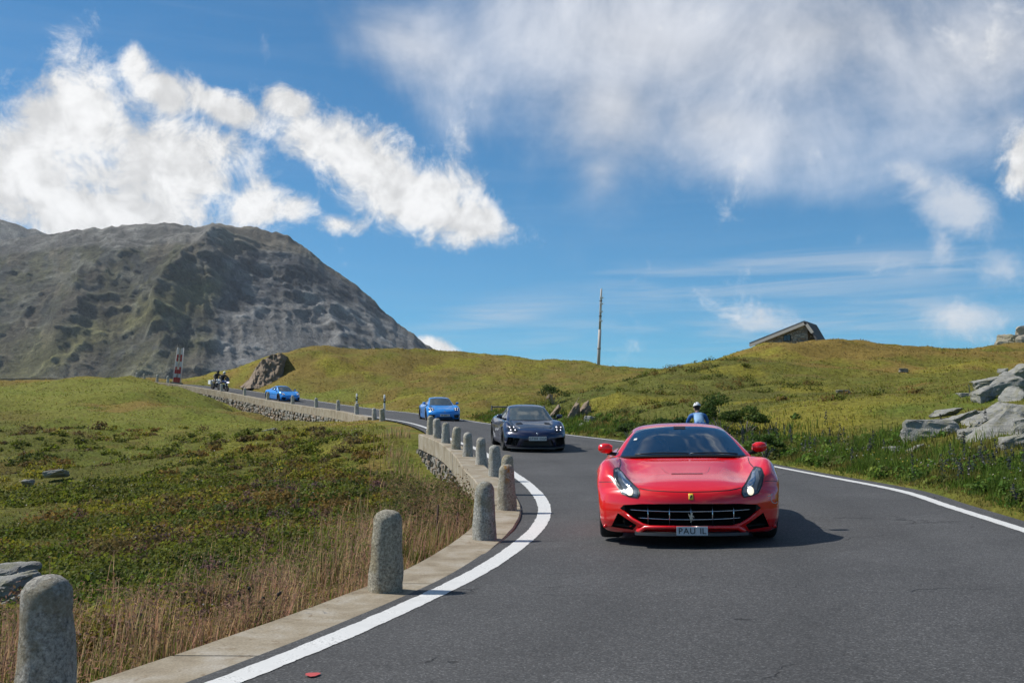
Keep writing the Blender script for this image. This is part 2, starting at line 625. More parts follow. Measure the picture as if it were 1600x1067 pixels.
# hummocks, fading out beside the road
away = sm(np.maximum(-1.1 - ro_, ro_ - rw_ - 0.5), 0.0, 3.0)
hum = (fbm(fx / 2.6, fy / 2.2, 4, 3) - .5) * 0.80 + (fbm(fx / 11, fy / 11, 3, 9) - .5) * 0.9
hum = hum * (1 - .65 * sm(fx, 4, 7) * (1 - sm(fy, 38, 55)))
hum = hum + (fbm(fx / 4.5, fy / 1.7, 3, 61) - .5) * .9 * sm(fy, 58, 75)
tz = tz + hum * away * np.clip(far / 40, .45, 1.15)
bo_ = boff(fy)
open_edge = sm(fy, 35.8, 37) * (1 - sm(fy, 56, 58)) * (fx > -9) > .5      # stretch without kerb
bo_ = np.where(open_edge, -1.4, bo_)
inside = (ro_ > -bo_ - .40) & (ro_ < rw_ + 0.28)
tz = np.where(inside, np.minimum(tz, rz_ - 0.30), tz)
nearL = (~open_edge) & (ro_ <= -bo_ - .28) & (ro_ > -bo_ - 1.2)
tz = np.where(nearL, np.minimum(tz, rz_ + rk_ - 0.03), tz)
lip = open_edge & (ro_ <= 1.02) & (ro_ > -3.0)
tz = np.where(lip, np.maximum(tz, rz_ - .02 + .10 * np.minimum(ro_ + .4, 0)), tz)
tz = np.where(lip & (ro_ > -.7), np.minimum(tz, rz_ - .015), tz)
nearR = (ro_ >= rw_ + 0.28) & (ro_ < rw_ + 1.2)
tz = np.where(nearR, np.clip(tz, rz_ - 0.03, rz_ + 0.12), tz)
# rim of the local sheet sinks under the wide ground
rim = np.maximum.reduce([sm(-fx, 95, 130), sm(fx, 80, 110), sm(fy, 150, 190), sm(-fy, 8, 24)])
tz = tz * (1 - rim) + (-16) * rim
TZ = tz.reshape(gx.shape)


def ground_z(x, y):
    x, y = np.atleast_1d(np.asarray(x, float)), np.atleast_1d(np.asarray(y, float))
    i = np.clip(np.searchsorted(GX, x) - 1, 0, len(GX) - 2)
    j = np.clip(np.searchsorted(GY, y) - 1, 0, len(GY) - 2)
    u = np.clip((x - GX[i]) / (GX[i + 1] - GX[i]), 0, 1)
    v = np.clip((y - GY[j]) / (GY[j + 1] - GY[j]), 0, 1)
    return (TZ[i, j] * (1 - u) + TZ[i + 1, j] * u) * (1 - v) + (TZ[i, j + 1] * (1 - u) + TZ[i + 1, j + 1] * u) * v


def gz(x, y): return float(ground_z(x, y)[0])


def veg_colour(x, y):
    """plant colours of the place: olive turf, yellow-green turf, brown sedge, heath in the bowl with cloud shade mixed into its colour"""
    n1, n2 = fbm(x / 9, y / 9, 4, 21), fbm(x / 2.2, y / 2.2, 4, 33)
    n3 = fbm(x / 26, y / 26, 3, 55)
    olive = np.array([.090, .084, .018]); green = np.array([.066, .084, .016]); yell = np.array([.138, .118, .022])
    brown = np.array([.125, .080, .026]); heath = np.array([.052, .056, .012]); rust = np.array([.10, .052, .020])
    c = olive[None] * np.ones((len(x), 1))
    def bl(c, col, k): return c * (1 - k[:, None]) + col[None] * k[:, None]
    c = bl(c, green, sm(n2, .48, .62) * .8)
    c = bl(c, yell, sm(n1, .47, .62) * .85)
    c = bl(c, brown, sm(n3 * .45 + n2 * .55, .49, .60) * .85)
    # middle hill is drier
    mid = sm(y, 58, 80) * sm(-x, -14, -6) * sm(x, -30, -20)
    c = bl(c, np.array([.105, .076, .024]), mid * .85 * sm(n2 * .6 + fbm(x / 4.5, y / 1.6, 3, 61) * .4, .36, .58))
    toe = sm(x, -2, 2) * (1 - sm(x, 12, 20)) * sm(y, 33, 40) * (1 - sm(y, 64, 72))
    c = bl(c, np.array([.058, .062, .017]), toe * .8 * sm(n2, .34, .52))
    lefth = sm(-x, 8, 16) * sm(y, 34, 48) * (1 - sm(y, 98, 106))
    c = bl(c, np.array([.088, .106, .020]), lefth * .65 * sm(n1, .34, .52))
    # heath bowl below the kerb, its colour darkened to paint in the cloud shadow
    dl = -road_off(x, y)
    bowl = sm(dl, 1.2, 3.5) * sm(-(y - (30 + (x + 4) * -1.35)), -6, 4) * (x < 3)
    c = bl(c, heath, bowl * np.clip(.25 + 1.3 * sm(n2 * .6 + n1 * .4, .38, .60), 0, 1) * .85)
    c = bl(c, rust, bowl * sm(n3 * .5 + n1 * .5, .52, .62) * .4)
    # lush strip at the foot of the bank and brown dry strip along the kerb
    c = bl(c, np.array([.085, .115, .012]), sm(dl, 2.4, 4.0) * (1 - sm(dl, 5.0, 8.0)) * (y < 20) * (x < 0) * .6 * sm(n2, .4, .55))
    c = bl(c, np.array([.15, .092, .050]), (dl > .7) * (1 - sm(dl, 1.6, 3.2)) * (x < 3) * (1 - sm(y, 13, 19)) * .7)
    return c * (1.50 + .42 * n2)[:, None] * np.array([1.0, 1.04, .9])


def road_off(x, y):
    return road_coords(x, y)[1]


MAT = {}


def mat_turf():
    m_, nb, b = new_mat('turf')
    ca = nb.node('ShaderNodeVertexColor', layer_name='col')
    g = nb.node('ShaderNodeNewGeometry')
    n = nb.noise(g.outputs['Position'], 5.0, 8, 0.7)
    n2 = nb.noise(g.outputs['Position'], 1.1, 5, 0.6)
    k = nb.ramp(n, [(.25, .42), (.5, .95), (.75, 1.6)])
    c = nb.mix(1.0, ca.outputs[0], k, 'MULTIPLY')
    c = nb.mix(nb.sstep(n2, .52, .7, 0, .5), c, (.09, .062, .022))
    nb.put(b.inputs['Base Color'], c)
    b.inputs['Roughness'].default_value = .95
    b.inputs['Specular IOR Level'].default_value = .1
    bump(nb, b, nb.m('ADD', n, nb.m('MULTIPLY', n2, .6)), 1.0, 0.12)
    return m_


MAT['turf'] = mat_turf()
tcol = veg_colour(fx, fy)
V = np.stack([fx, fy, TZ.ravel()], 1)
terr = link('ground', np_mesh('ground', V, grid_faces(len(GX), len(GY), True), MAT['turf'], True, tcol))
tag(terr, 'rolling alpine turf slopes on both sides of the road', 'ground', kind='structure')

# wide ground to the horizon, a ring under the local sheet
def wide_ground():
    V, F = [], []
    rads = [60, 100, 160, 300, 600, 1000, 2000, 4000, 9000]
    n = 64
    for i, r in enumerate(rads):
        for k in range(n):
            w = 2 * math.pi * k / n
            x, y = r * math.cos(w), 80 + r * math.sin(w)
            z = -14 - (0 if r < 400 else 24 * (mnoise.noise((x / 400, y / 400, 2)) + .6))
            V.append((x, y, z))
    for i in range(len(rads) - 1):
        for k in range(n):
            k2 = (k + 1) % n
            F.append((i * n + k, (i + 1) * n + k, (i + 1) * n + k2, i * n + k2))
    F.append(tuple(range(n)))
    me = mesh('valley_floor', V, F, MAT['turf'])
    a_ = me.color_attributes.new('col', 'FLOAT_COLOR', 'POINT')
    a_.data.foreach_set('color', np.tile([.07, .075, .02, 1], len(V)).astype(np.float32))
    tag(link('valley_floor', me), 'wide grassy valley floor reaching to the horizon', 'ground', kind='structure')


wide_ground()

# ------------------------------------------------------------------ road surface
def mat_asphalt():
    m_, nb, b = new_mat('asphalt')
    g = nb.node('ShaderNodeNewGeometry')
    p = g.outputs['Position']
    fine = nb.noise(p, 70, 5, .85)
    mid = nb.noise(p, 9, 5, .6)
    big = nb.noise(p, .55, 4, .55)
    vo = nb.node('ShaderNodeTexVoronoi', feature='DISTANCE_TO_EDGE')
    warp = nb.vm('ADD', p, nb.vm('SCALE', nb.node('ShaderNodeTexNoise').outputs['Color'], scale=0.0))
    wn = nb.node('ShaderNodeTexNoise'); wn.inputs['Scale'].default_value = 1.7; wn.inputs['Detail'].default_value = 5
    nb.put(wn.inputs['Vector'], p)
    warp = nb.vm('ADD', p, nb.vm('SCALE', wn.outputs['Color'], scale=1.6))
    nb.put(vo.inputs['Vector'], warp)
    vo.inputs['Scale'].default_value = .32
    crack = nb.m('MULTIPLY', nb.sstep(vo.outputs['Distance'], .002, .008, 1, 0), nb.sstep(nb.noise(p, .8, 3), .51, .60))
    k = nb.m('ADD', nb.m('MULTIPLY_ADD', fine, 1.5, -.17), nb.m('ADD', nb.m('MULTIPLY', mid, .35), nb.m('MULTIPLY', big, .50)))
    k = nb.m('MULTIPLY', k, nb.m('SUBTRACT', 1, nb.m('MULTIPLY', crack, .6)))
    c = nb.vm('SCALE', nb.vm('MULTIPLY', (1, 1, 1), (.062, .0615, .0615)), scale=k)
    vc = nb.node('ShaderNodeTexVoronoi'); vc.inputs['Scale'].default_value = 105
    nb.put(vc.inputs['Vector'], p)
    sc = nb.node('ShaderNodeSeparateColor'); nb.put(sc.inputs[0], vc.outputs['Color'])
    c = nb.mix(1.0, c, nb.ramp(sc.outputs[0], [(0, .55), (.5, .95), (.85, 1.25), (1, 2.3)]), 'MULTIPLY')
    la = nb.node('ShaderNodeAttribute', attribute_name='lateral')
    wv = nb.m('ADD', la.outputs['Fac'], nb.m('MULTIPLY', nb.m('SUBTRACT', big, .5), .10))
    tr = nb.m('ABSOLUTE', nb.m('SINE', nb.m('MULTIPLY', wv, 4 * math.pi)))
    patchn = nb.sstep(nb.noise(p, .33, 2, .4), .54, .57)
    c = nb.vm('SCALE', c, scale=nb.m('MULTIPLY', nb.m('MULTIPLY_ADD', tr, .16, .92), nb.m('MULTIPLY_ADD', patchn, .10, .97)))
    stain = nb.sstep(nb.noise(p, 2.6, 5, .7, .5), .62, .74)
    c = nb.vm('SCALE', c, scale=nb.m('SUBTRACT', 1.0, nb.m('MULTIPLY', stain, .28)))
    nb.put(b.inputs['Base Color'], c)
    b.inputs['Roughness'].default_value = .82
    b.inputs['Specular IOR Level'].default_value = .35
    bump(nb, b, nb.m('SUBTRACT', nb.m('ADD', fine, nb.m('MULTIPLY', mid, .3)), nb.m('MULTIPLY', crack, 2)), .6, .006)
    return m_


def mat_paint():
    m_, nb, b = new_mat('road_paint')
    g = nb.node('ShaderNodeNewGeometry')
    p = g.outputs['Position']
    n = nb.noise(p, 60, 5, .65)
    n2 = nb.noise(p, 3.5, 6, .6)
    w = nb.m('MULTIPLY', nb.sstep(n, .54, .66), nb.sstep(n2, .42, .60))
    c = nb.mix(w, nb.mix(n2, (.46, .46, .45), (.72, .72, .70)), (.12, .12, .12))
    nb.put(b.inputs['Base Color'], c)
    b.inputs['Roughness'].default_value = .7
    bump(nb, b, n, .3, .003)
    return m_


MAT['asphalt'] = mat_asphalt()
MAT['paint'] = mat_paint()


def ribbon(offs, s0, s1, n, dz=0.0, jit=0.0):
    """strip following the road; offs: functions or numbers (offset right of left line or ('R', d))"""
    V = []
    for i in range(n):
        s = s0 + (s1 - s0) * i / (n - 1)
        w = float(np.interp(s, RS, RW))
        for o_ in offs:
            oo = (w + o_[1] if o_[0] == 'R' else -float(boff(np.interp(s, RS, RL[:, 1]))) + o_[1]) if isinstance(o_, tuple) else o_
            if jit and not (isinstance(o_, tuple) and o_[0] == 'R' and o_[1] < 0 and jit > .03): oo += (mnoise.noise((s * 5, oo * 3, 0)) * .6 + mnoise.noise((s * 23, oo * 3, 4)) * .4) * jit
            V.append(road_pt(s, oo, dz))
    return V, grid_faces(n, len(offs), True)


v_, f_ = ribbon([('B', .21), 0.0, 0.2, 1.2, 2.2, ('R', -2), ('R', -1), ('R', 0), ('R', 0.32)], 0, SLEN, 900, 0.0)
road = obj('road', v_, f_, MAT['asphalt'])
_lat = road.data.attributes.new('lateral', 'FLOAT', 'POINT')
_lat.data.foreach_set('value', np.tile(np.array([-.05, 0, .035, .2, .37, .64, .82, 1.0, 1.06], dtype=np.float32), 900))
tag(road, 'grey asphalt mountain road bending away uphill', 'road', kind='structure')
v_, f_ = ribbon([-.10, .10], s_at_y(-5), s_at_y(110), 4000, .004, .018)
obj('edge_line', v_, f_, MAT['paint'], road)
v_, f_ = ribbon([('R', -.08), ('R', .07)], s_at_y(-5), s_at_y(110), 4000, .004, .014)
obj('edge_line', v_, f_, MAT['paint'], road)
# ------------------------------------------------------------------ far mountain
def mat_mountain():
    m_, nb, b = new_mat('mountain_rock')
    ca = nb.node('ShaderNodeVertexColor', layer_name='col')
    g = nb.node('ShaderNodeNewGeometry')
    p = g.outputs['Position']
    n = nb.noise(p, .05, 8, .7)
    n2 = nb.noise(p, .25, 6, .7)
    k = nb.ramp(nb.m('MULTIPLY_ADD', n2, .5, nb.m('MULTIPLY', n, .5)), [(.32, .42), (.5, .95), (.70, 1.75)])
    c = nb.mix(1.0, ca.outputs[0], k, 'MULTIPLY')
    nb.put(b.inputs['Base Color'], c)
    b.inputs['Roughness'].default_value = .95
    b.inputs['Specular IOR Level'].default_value = .1
    bump(nb, b, nb.m('MULTIPLY_ADD', n2, .8, n), 1.0, 14.0)
    return m_


MAT['mountain'] = mat_mountain()


def ridged(x, y, o, seed, gain=.55):
    out, amp, tot, w = 0, 1.0, 0, 1.0
    for k in range(o):
        r = (1 - np.abs(2 * vnoise(x * 2.03 ** k + 7.1 * k, y * 2.03 ** k, seed + k * 13) - 1)) ** 2
        out = out + r * amp * w
        w = np.clip(r * 1.6, 0, 1)
        tot += amp; amp *= gain
    return out / tot


def mountain(name, sky, Yc, foot, na, nt, amp, label, seed=0, pal=0):
    """sky: skyline pixels (px,py); crest stands Yc ahead, foot is the near distance"""
    sx = [p[0] for p in sky]; sy = [p[1] for p in sky]
    A = np.linspace(sx[0], sx[-1], na)
    H = np.array([at(800, float(np.interp(a, sx, sy)), Yc).z for a in A])
    H = H + (ridged(A / 30, A * 0, 4, seed + 40) - .4) * 8 + (fbm(A / 7, A * 0, 3, seed + 44) - .5) * 5
    T = np.concatenate([np.linspace(0, 1, nt - 14), np.linspace(1.02, 1.5, 14)])
    a, t = [q.ravel() for q in np.meshgrid(A, T, indexing='ij')]
    h = np.repeat(H, nt)
    Y = foot + (Yc - foot) * t
    x = (a - 800) / FPX * Y
    prof = np.where(t < 1, .55 * t ** 1.35 + .45 * t ** .9, 1 - (t - 1) * 1.4)
    z = -60 + (h + 60) * prof
    env = np.clip(t * 3, 0, 1) * np.clip((1 - t) * 5 + .05, 0, 1)
    slant = x + (Y - foot) * .30
    warp = (fbm(x / 150, Y / 150, 3, seed + 2) - .5) * 130
    rg = ridged((slant + warp) / 420, Y / 1100, 6, seed + 3, .6) - .35
    gul = ridged((slant + warp * .5) / 120, (Y + z) / 1300, 5, seed + 5, .55) - .35
    rough = ridged(x / 42, (Y * .6 + z) / 42, 5, seed + 9, .62) - .3
    crag = np.exp(-((a - 455) / 160) ** 2) * np.exp(-((t - .74) / .20) ** 2)
    step = ridged((x + warp) / 60 + z / 120, z / 30, 5, seed + 15, .6) - .3
    scr = 1 - .65 * sm(a, 400, 470) * (1 - sm(t, .50, .62))                # scree fan is smoother
    dz = amp * (rg * 1.25 + gul * .50) * env * scr + rough * 17 * (.30 + .7 * env) * scr + step * 26 * crag
    if pal == 0:                                                           # buttress running down to the left from the rounded top
        pyv = 677 - (z - CAM_H) / Y * FPX
        L = math.hypot(-150, 170)
        u = ((a - 388) * -150 + (pyv - 357) * 170) / L ** 2
        dd = ((a - 388) * 170 - (pyv - 357) * -150) / L + (fbm(a / 40, pyv / 40, 3, 77) - .5) * 40
        dz = dz + 85 * np.exp(-np.abs(dd / 38) ** 1.3) * sm(u, .02, .25) * (1 - sm(u, .8, 1.15))
        u2 = ((a - 250) * -170 + (pyv - 352) * 200) / math.hypot(170, 200) ** 2
        dd2 = ((a - 250) * 200 + (pyv - 352) * 170) / math.hypot(170, 200) + (fbm(a / 50, pyv / 50, 3, 79) - .5) * 50
        dz = dz + 55 * np.exp(-np.abs(dd2 / 40) ** 1.3) * sm(u2, .1, .35) * (1 - sm(u2, .8, 1.15))
    V = np.stack([x, Y - dz * .75, z + dz * .30], 1).reshape(na, nt, 3)
    C = None
    # colour by place: grass tongues low down, dark crag band, pale scree
    P = V.reshape(-1, 3)
    px = 800 + P[:, 0] / P[:, 1] * FPX
    py = 677 - (P[:, 2] - CAM_H) / P[:, 1] * FPX
    t = np.tile(T, na)
    n1, n2 = fbm(px / 60, py / 40, 5, 5 + pal), fbm(px / 16, py / 16, 4, 8)
    n3 = fbm(px / 26 + py / 40, py / 120, 4, 14)
    scree, crag, olive = np.array([.36, .355, .345]), np.array([.105, .110, .118]), np.array([.150, .145, .092])
    tongue, brown, shelf = np.array([.26, .245, .11]), np.array([.225, .19, .13]), np.array([.30, .285, .26])
    def bl(c, col, k): return c * (1 - k[:, None]) + col[None] * k[:, None]
    wob = (n1 - .5) * 70
    c = np.tile(scree, (len(P), 1)) * (.75 + .5 * n2)[:, None]
    left = 1 - sm(px + wob, 300, 350)
    c = bl(c, olive, left * (.70 + .30 * sm(n2, .35, .55)))
    c = bl(c, crag, left * sm(n3 * .6 + n2 * .4, .50, .58) * .6)
    c = bl(c, brown, left * sm(n1 * .5 + n3 * .5, .50, .60) * .55)
    # pale grassy tongue running up to the right, and a second one below it
    for (x0, y0, x1, y1, wd, k) in ((0, 590, 350, 436, 22, .85), (-60, 560, 150, 500, 14, .4), (60, 640, 330, 530, 14, .35)):
        L = math.hypot(x1 - x0, y1 - y0)
        u = ((px - x0) * (x1 - x0) + (py - y0) * (y1 - y0)) / L ** 2
        dd = np.abs((px - x0) * (y1 - y0) - (py - y0) * (x1 - x0)) / L + (n1 - .5) * 30
        c = bl(c, tongue, np.exp(-(np.maximum(dd, 0) / wd) ** 2) * sm(u, -.1, .05) * (1 - sm(u, .92, 1.08)) * k)
    edge = np.interp(px, [-100, 0, 130, 200, 290, 330], [402, 396, 380, 384, 378, 372])
    c = bl(c, shelf, (1 - sm(py + wob * .2, edge - 4, edge + 6)) * .8 * (1 - sm(px, 310, 350)))
    top = np.interp(px, [300, 340, 380, 430, 470, 520, 560, 600, 650, 680], [400, 392, 385, 380, 392, 424, 450, 482, 530, 552])
    low = np.interp(px, [300, 360, 430, 500, 560, 600, 650, 680], [470, 492, 470, 468, 482, 502, 540, 556])
    inb = sm(py + wob * .3, top - 4, top + 8) * (1 - sm(py + wob * .6, low - 14, low + 10)) * sm(px + wob * .4, 300, 345)
    c = bl(c, crag, inb * np.clip(.35 + sm(n2 * .6 + n1 * .4, .40, .54), 0, 1) * .92)
    c = bl(c, brown, (1 - sm(py + wob * .25, top, top + 12)) * sm(px, 310, 350) * .8)
    c = bl(c, crag, sm(px, 330, 380) * sm(py, 470, 500) * sm(n1 * .6 + n2 * .4, .56, .63) * .7)
    c = c * (.62 + 1.15 * np.clip(rough + .15, 0, .6))[:, None]
    me = np_mesh(name, P, grid_faces(na, nt, True), MAT['mountain'], True, c)
    o = link(name, me)
    tag(o, label, 'mountain', kind='structure')
    return o


SKY_NEAR = [(-420, 400), (-200, 385), (-60, 378), (0, 375), (50, 366), (110, 360), (160, 358), (205, 352), (248, 348), (288, 356), (312, 363), (345, 356), (385, 356), (430, 362),
            (455, 376), (490, 400), (525, 425), (560, 450), (585, 472), (612, 496), (640, 518), (676, 544), (720, 572), (800, 610), (900, 650)]
mountain('mountain', SKY_NEAR, 2000, 1150, 520, 300, 75, 'broad grey rocky mountain with dark crags and scree behind the knoll', 1)
mountain('mountain_ridge', [(-500, 330), (-120, 330), (-30, 338), (0, 345), (18, 350), (32, 359), (45, 357), (60, 364), (120, 380), (200, 400)], 3300, 2300, 110, 60, 120,
         'small dark rocky summit peeping over the mountain at the left edge', 7, 3)


# ------------------------------------------------------------------ rocks
def mat_rock(name, base, dark, lichen=(.16, .17, .08), lk=.4, scale=3.0):
    m_, nb, b = new_mat(name)
    tc = nb.node('ShaderNodeTexCoord')
    g = nb.node('ShaderNodeNewGeometry')
    p = g.outputs['Position']
    n = nb.noise(p, scale, 9, .66, .6)
    n2 = nb.noise(p, scale * 9, 6, .7)
    lay = nb.node('ShaderNodeMapping')
    lay.inputs['Rotation'].default_value = (R(25), R(-32), 0)
    lay.inputs['Scale'].default_value = (.6, .6, 6)
    nb.put(lay.inputs[0], p)
    n3 = nb.noise(lay.outputs[0], 2.2, 6, .6)
    f = nb.m('ADD', nb.m('MULTIPLY', n, .5), nb.m('MULTIPLY', n3, .5))
    c = nb.ramp(f, [(.30, dark), (.48, base), (.70, tuple(min(1, x * 1.35) for x in base))])
    c = nb.mix(nb.m('MULTIPLY', nb.sstep(nb.noise(p, scale * 1.4, 5), .50, .62), lk), c, lichen)
    c = nb.mix(nb.sstep(n2, .6, .75, 0, .45), c, dark)
    nb.put(b.inputs['Base Color'], c)
    b.inputs['Roughness'].default_value = .9
    b.inputs['Specular IOR Level'].default_value = .2
    bump(nb, b, nb.m('ADD', nb.m('ADD', n2, nb.m('MULTIPLY', n3, 1.2)), n), .9, .05)
    return m_


MAT['rock'] = mat_rock('grey_gneiss', (.29, .285, .26), (.075, .075, .072), (.23, .22, .12), .45)
MAT['brownrock'] = mat_rock('brown_rock', (.22, .17, .125), (.08, .06, .045), (.2, .16, .1), .3, 1.2)


def rock_mesh(name, size, seed, slab=0.0, mat_=None, sub=4):
    """angular block: hull of scattered points, edges broken, faces roughened"""
    rnd = random.Random(seed)
    bm = bmesh.new()
    for k in range(15):
        v = Vector((rnd.uniform(-1, 1), rnd.uniform(-1, 1), rnd.uniform(-1, 1)))
        v = Vector([math.copysign(abs(c) ** .40, c) for c in v])
        bm.verts.new(v * rnd.uniform(.78, 1.0))
    bmesh.ops.convex_hull(bm, input=bm.verts)
    bmesh.ops.delete(bm, geom=[v for v in bm.verts if not v.link_faces], context='VERTS')
    bmesh.ops.scale(bm, vec=(.66, .66, .66), verts=bm.verts)
    bmesh.ops.dissolve_limit(bm, angle_limit=R(9), verts=bm.verts, edges=bm.edges)
    bmesh.ops.bevel(bm, geom=bm.edges[:], offset=.045, segments=1, affect='EDGES')
    bmesh.ops.triangulate(bm, faces=bm.faces)
    for it in range(3 if sub > 3 else 2):
        bmesh.ops.subdivide_edges(bm, edges=[e for e in bm.edges if e.calc_length() > .16], cuts=1, use_grid_fill=False)
        bmesh.ops.triangulate(bm, faces=bm.faces)
    bm.normal_update()
    for v in bm.verts:
        q = v.co * 2.0 + Vector((seed * 1.3, 0, 0))
        lay = mnoise.fractal(Vector((q.x * .7, q.y * .7, q.z * 4.5)), .8, 2, 4) * .05
        v.co += v.normal * (lay + mnoise.fractal(q * 1.8, .8, 2, 4) * .045)
    for v in bm.verts:
        v.co = Vector((v.co.x * size[0], v.co.y * size[1], v.co.z * size[2]))
    me = bpy.data.meshes.new(name)
    bm.to_mesh(me); bm.free()
    me.materials.append(mat_ or MAT['rock'])
    me.polygons.foreach_set('use_smooth', [True] * len(me.polygons))
    me.update()
    if hasattr(me, 'set_sharp_from_angle'): me.set_sharp_from_angle(angle=R(24))
    return me


ORD = ['first', 'second', 'third', 'fourth', 'fifth', 'sixth', 'seventh', 'eighth', 'ninth', 'tenth', 'eleventh', 'twelfth', 'thirteenth', 'fourteenth']

# (px, py of the visible centre, distance, width m, height m, depth m, roll, tilt, label)
BOULDERS = [
    (1447, 690, 24.0, 1.05, .62, .8, 0, -4, 'large pale boulder nearest the road in the right rock pile'),
    (1400, 705, 23.2, .30, .20, .3, 0, 0, 'small pale stone left of the large pale boulder'),
    (1500, 662, 26.0, .95, .42, .8, -22, 8, 'dark pointed slab leaning above the large pale boulder'),
    (1478, 640, 29.0, .75, .20, .6, -6, 0, 'thin flat slab lying in turf above the rock pile'),
    (1536, 675, 24.5, .85, .34, .7, -28, 10, 'mid-grey slab sloping behind the large pale boulder'),
    (1522, 697, 22.5, .60, .34, .5, -16, 5, 'whitish block right of the large pale boulder'),
    (1562, 683, 22.0, 1.30, .42, .7, -30, 14, 'longest sloping slab in the right rock pile'),
    (1547, 654, 27.0, .95, .26, .7, -25, 8, 'narrow sloping slab above the longest slab'),
    (1532, 660, 26.0, .40, .32, .4, 0, 0, 'squat block wedged between sloping slabs'),
    (1590, 646, 24.0, .45, .42, .5, 10, 0, 'rounded upright rock at the right edge of the frame'),
    (1570, 606, 32.0, .95, .95, .9, -35, 18, 'tall dark jagged rock at top of the right rock pile'),
    (1548, 589, 35.0, 1.05, .30, .8, -10, 0, 'flat pale capstone behind the tall dark rock'),
    (1545, 618, 31.0, .80, .42, .7, -25, 6, 'pale broken rock left of the tall dark rock'),
    (1507, 628, 33.0, .40, .18, .4, 0, 0, 'small flat stone between the slabs and the dark rock'),
    (1598, 668, 21.5, .6, .35, .6, -20, 0, 'grey slab cut by the right frame edge'),
    (1580, 700, 20.0, .5, .3, .5, -15, 0, 'low grey stone below the longest slab'),
    (1583, 622, 30.0, .70, .40, .7, -30, 10, 'grey broken slab right of the tall dark rock'),
    (1560, 640, 27.5, .60, .22, .6, -22, 4, 'thin slab between the tall dark rock and the sloping slabs'),
    (1475, 672, 26.0, .42, .20, .4, -20, 0, 'narrow ledge stone above the large pale boulder'),
    (1515, 682, 23.6, .50, .20, .5, -25, 0, 'dark wedge stone in the middle of the rock pile'),
    (1432, 708, 22.8, .34, .16, .3, -25, 0, 'thin dark sliver leaning in front of the large pale boulder'),
    (1592, 588, 34.0, .80, .50, .8, -28, 8, 'pale layered block at the very top right of the pile'),
    (1335, 713, 24.5, .26, .16, .25, 0, 0, 'leftmost white stone in the low row on the right verge'),
    (1350, 715, 24.2, .30, .18, .25, 0, 0, 'second white stone in the low row on the right verge'),
    (1390, 717, 23.4, .30, .17, .25, 0, 0, 'rightmost white stone in the low row on the right verge'),
    (1412, 573, 62.0, .55, .22, .4, 0, 0, 'small white rock high on the right grassy slope'),
    (1566, 571, 55.0, .45, .25, .4, 0, 0, 'tiny pale rock near the crest above the rock pile'),
    (1316, 612, 46.0, .5, .16, .4, 0, 0, 'half-buried pale stone in the middle of the right slope'),
    (88, 731, 37.0, .62, .26, .5, -6, 0, 'long grey boulder in the turf of the left bowl'),
    (42, 755, 33.0, .30, .20, .3, 0, 0, 'small round grey boulder near the left frame edge'),
    (195, 716, 44.0, .35, .10, .3, 0, 0, 'flat sliver of stone right of the long grey boulder'),
    (415, 680, 57.0, 1.0, .22, .6, -12, 0, 'low pale rock strip below the dry-stone wall'),
    (345, 700, 50.0, .25, .14, .2, 0, 0, 'tiny pale stone in the dark heath'),
    (10, 915, 12.2, .50, .34, .5, 5, 0, 'dark topmost rock of the heap at the left frame edge'),
    (22, 946, 11.4, .46, .24, .5, -20, 0, 'tilted light rock in the heap behind the nearest bollard'),
    (5, 966, 10.9, .42, .26, .4, 0, 0, 'grey lowest-left rock of the heap at the left frame edge'),
    (40, 966, 10.8, .40, .22, .4, -8, 0, 'pale flat rock of the heap touching the nearest bollard'),
    (47, 930, 11.6, .22, .14, .2, -20, 0, 'small stone on the right side of the left rock heap'),
]
for k, (px, py, Y, w, h, d, roll, tilt, lab) in enumerate(BOULDERS):
    p = at(px, py, Y)
    me = rock_mesh('boulder', (w, d, h), 100 + k * 7)
    base = gz(p.x, Y)
    z = min(max(p.z, base + h * (.30 if px < 60 and Y < 20 else .05)), base + h * .9)
    o = link('boulder', me, None, (p.x, Y, z), (R(tilt), R(-roll * -1), R(random.uniform(-12, 12))))
    tag(o, lab, 'rock', 'rocks lying on the slopes')


def outcrop(name, pts, depth, mat_, label, seed, lean=(10, 35)):
    """group of rocks that crop out of the slope as one thing: (px,py,Y,w,h)"""
    p0 = at(*pts[0][:3])
    root = empty(name, tuple(p0))
    tag(root, label, 'rock')
    for i, (px, py, Y, w, h) in enumerate(pts):
        p = at(px, py, Y) - p0
        link('rock', rock_mesh('rock', (w, depth, h), seed + i * 3, mat_=mat_), root, p, (R(random.uniform(-10, 10)), R(random.uniform(*lean)), R(random.uniform(-25, 25))))
    return root


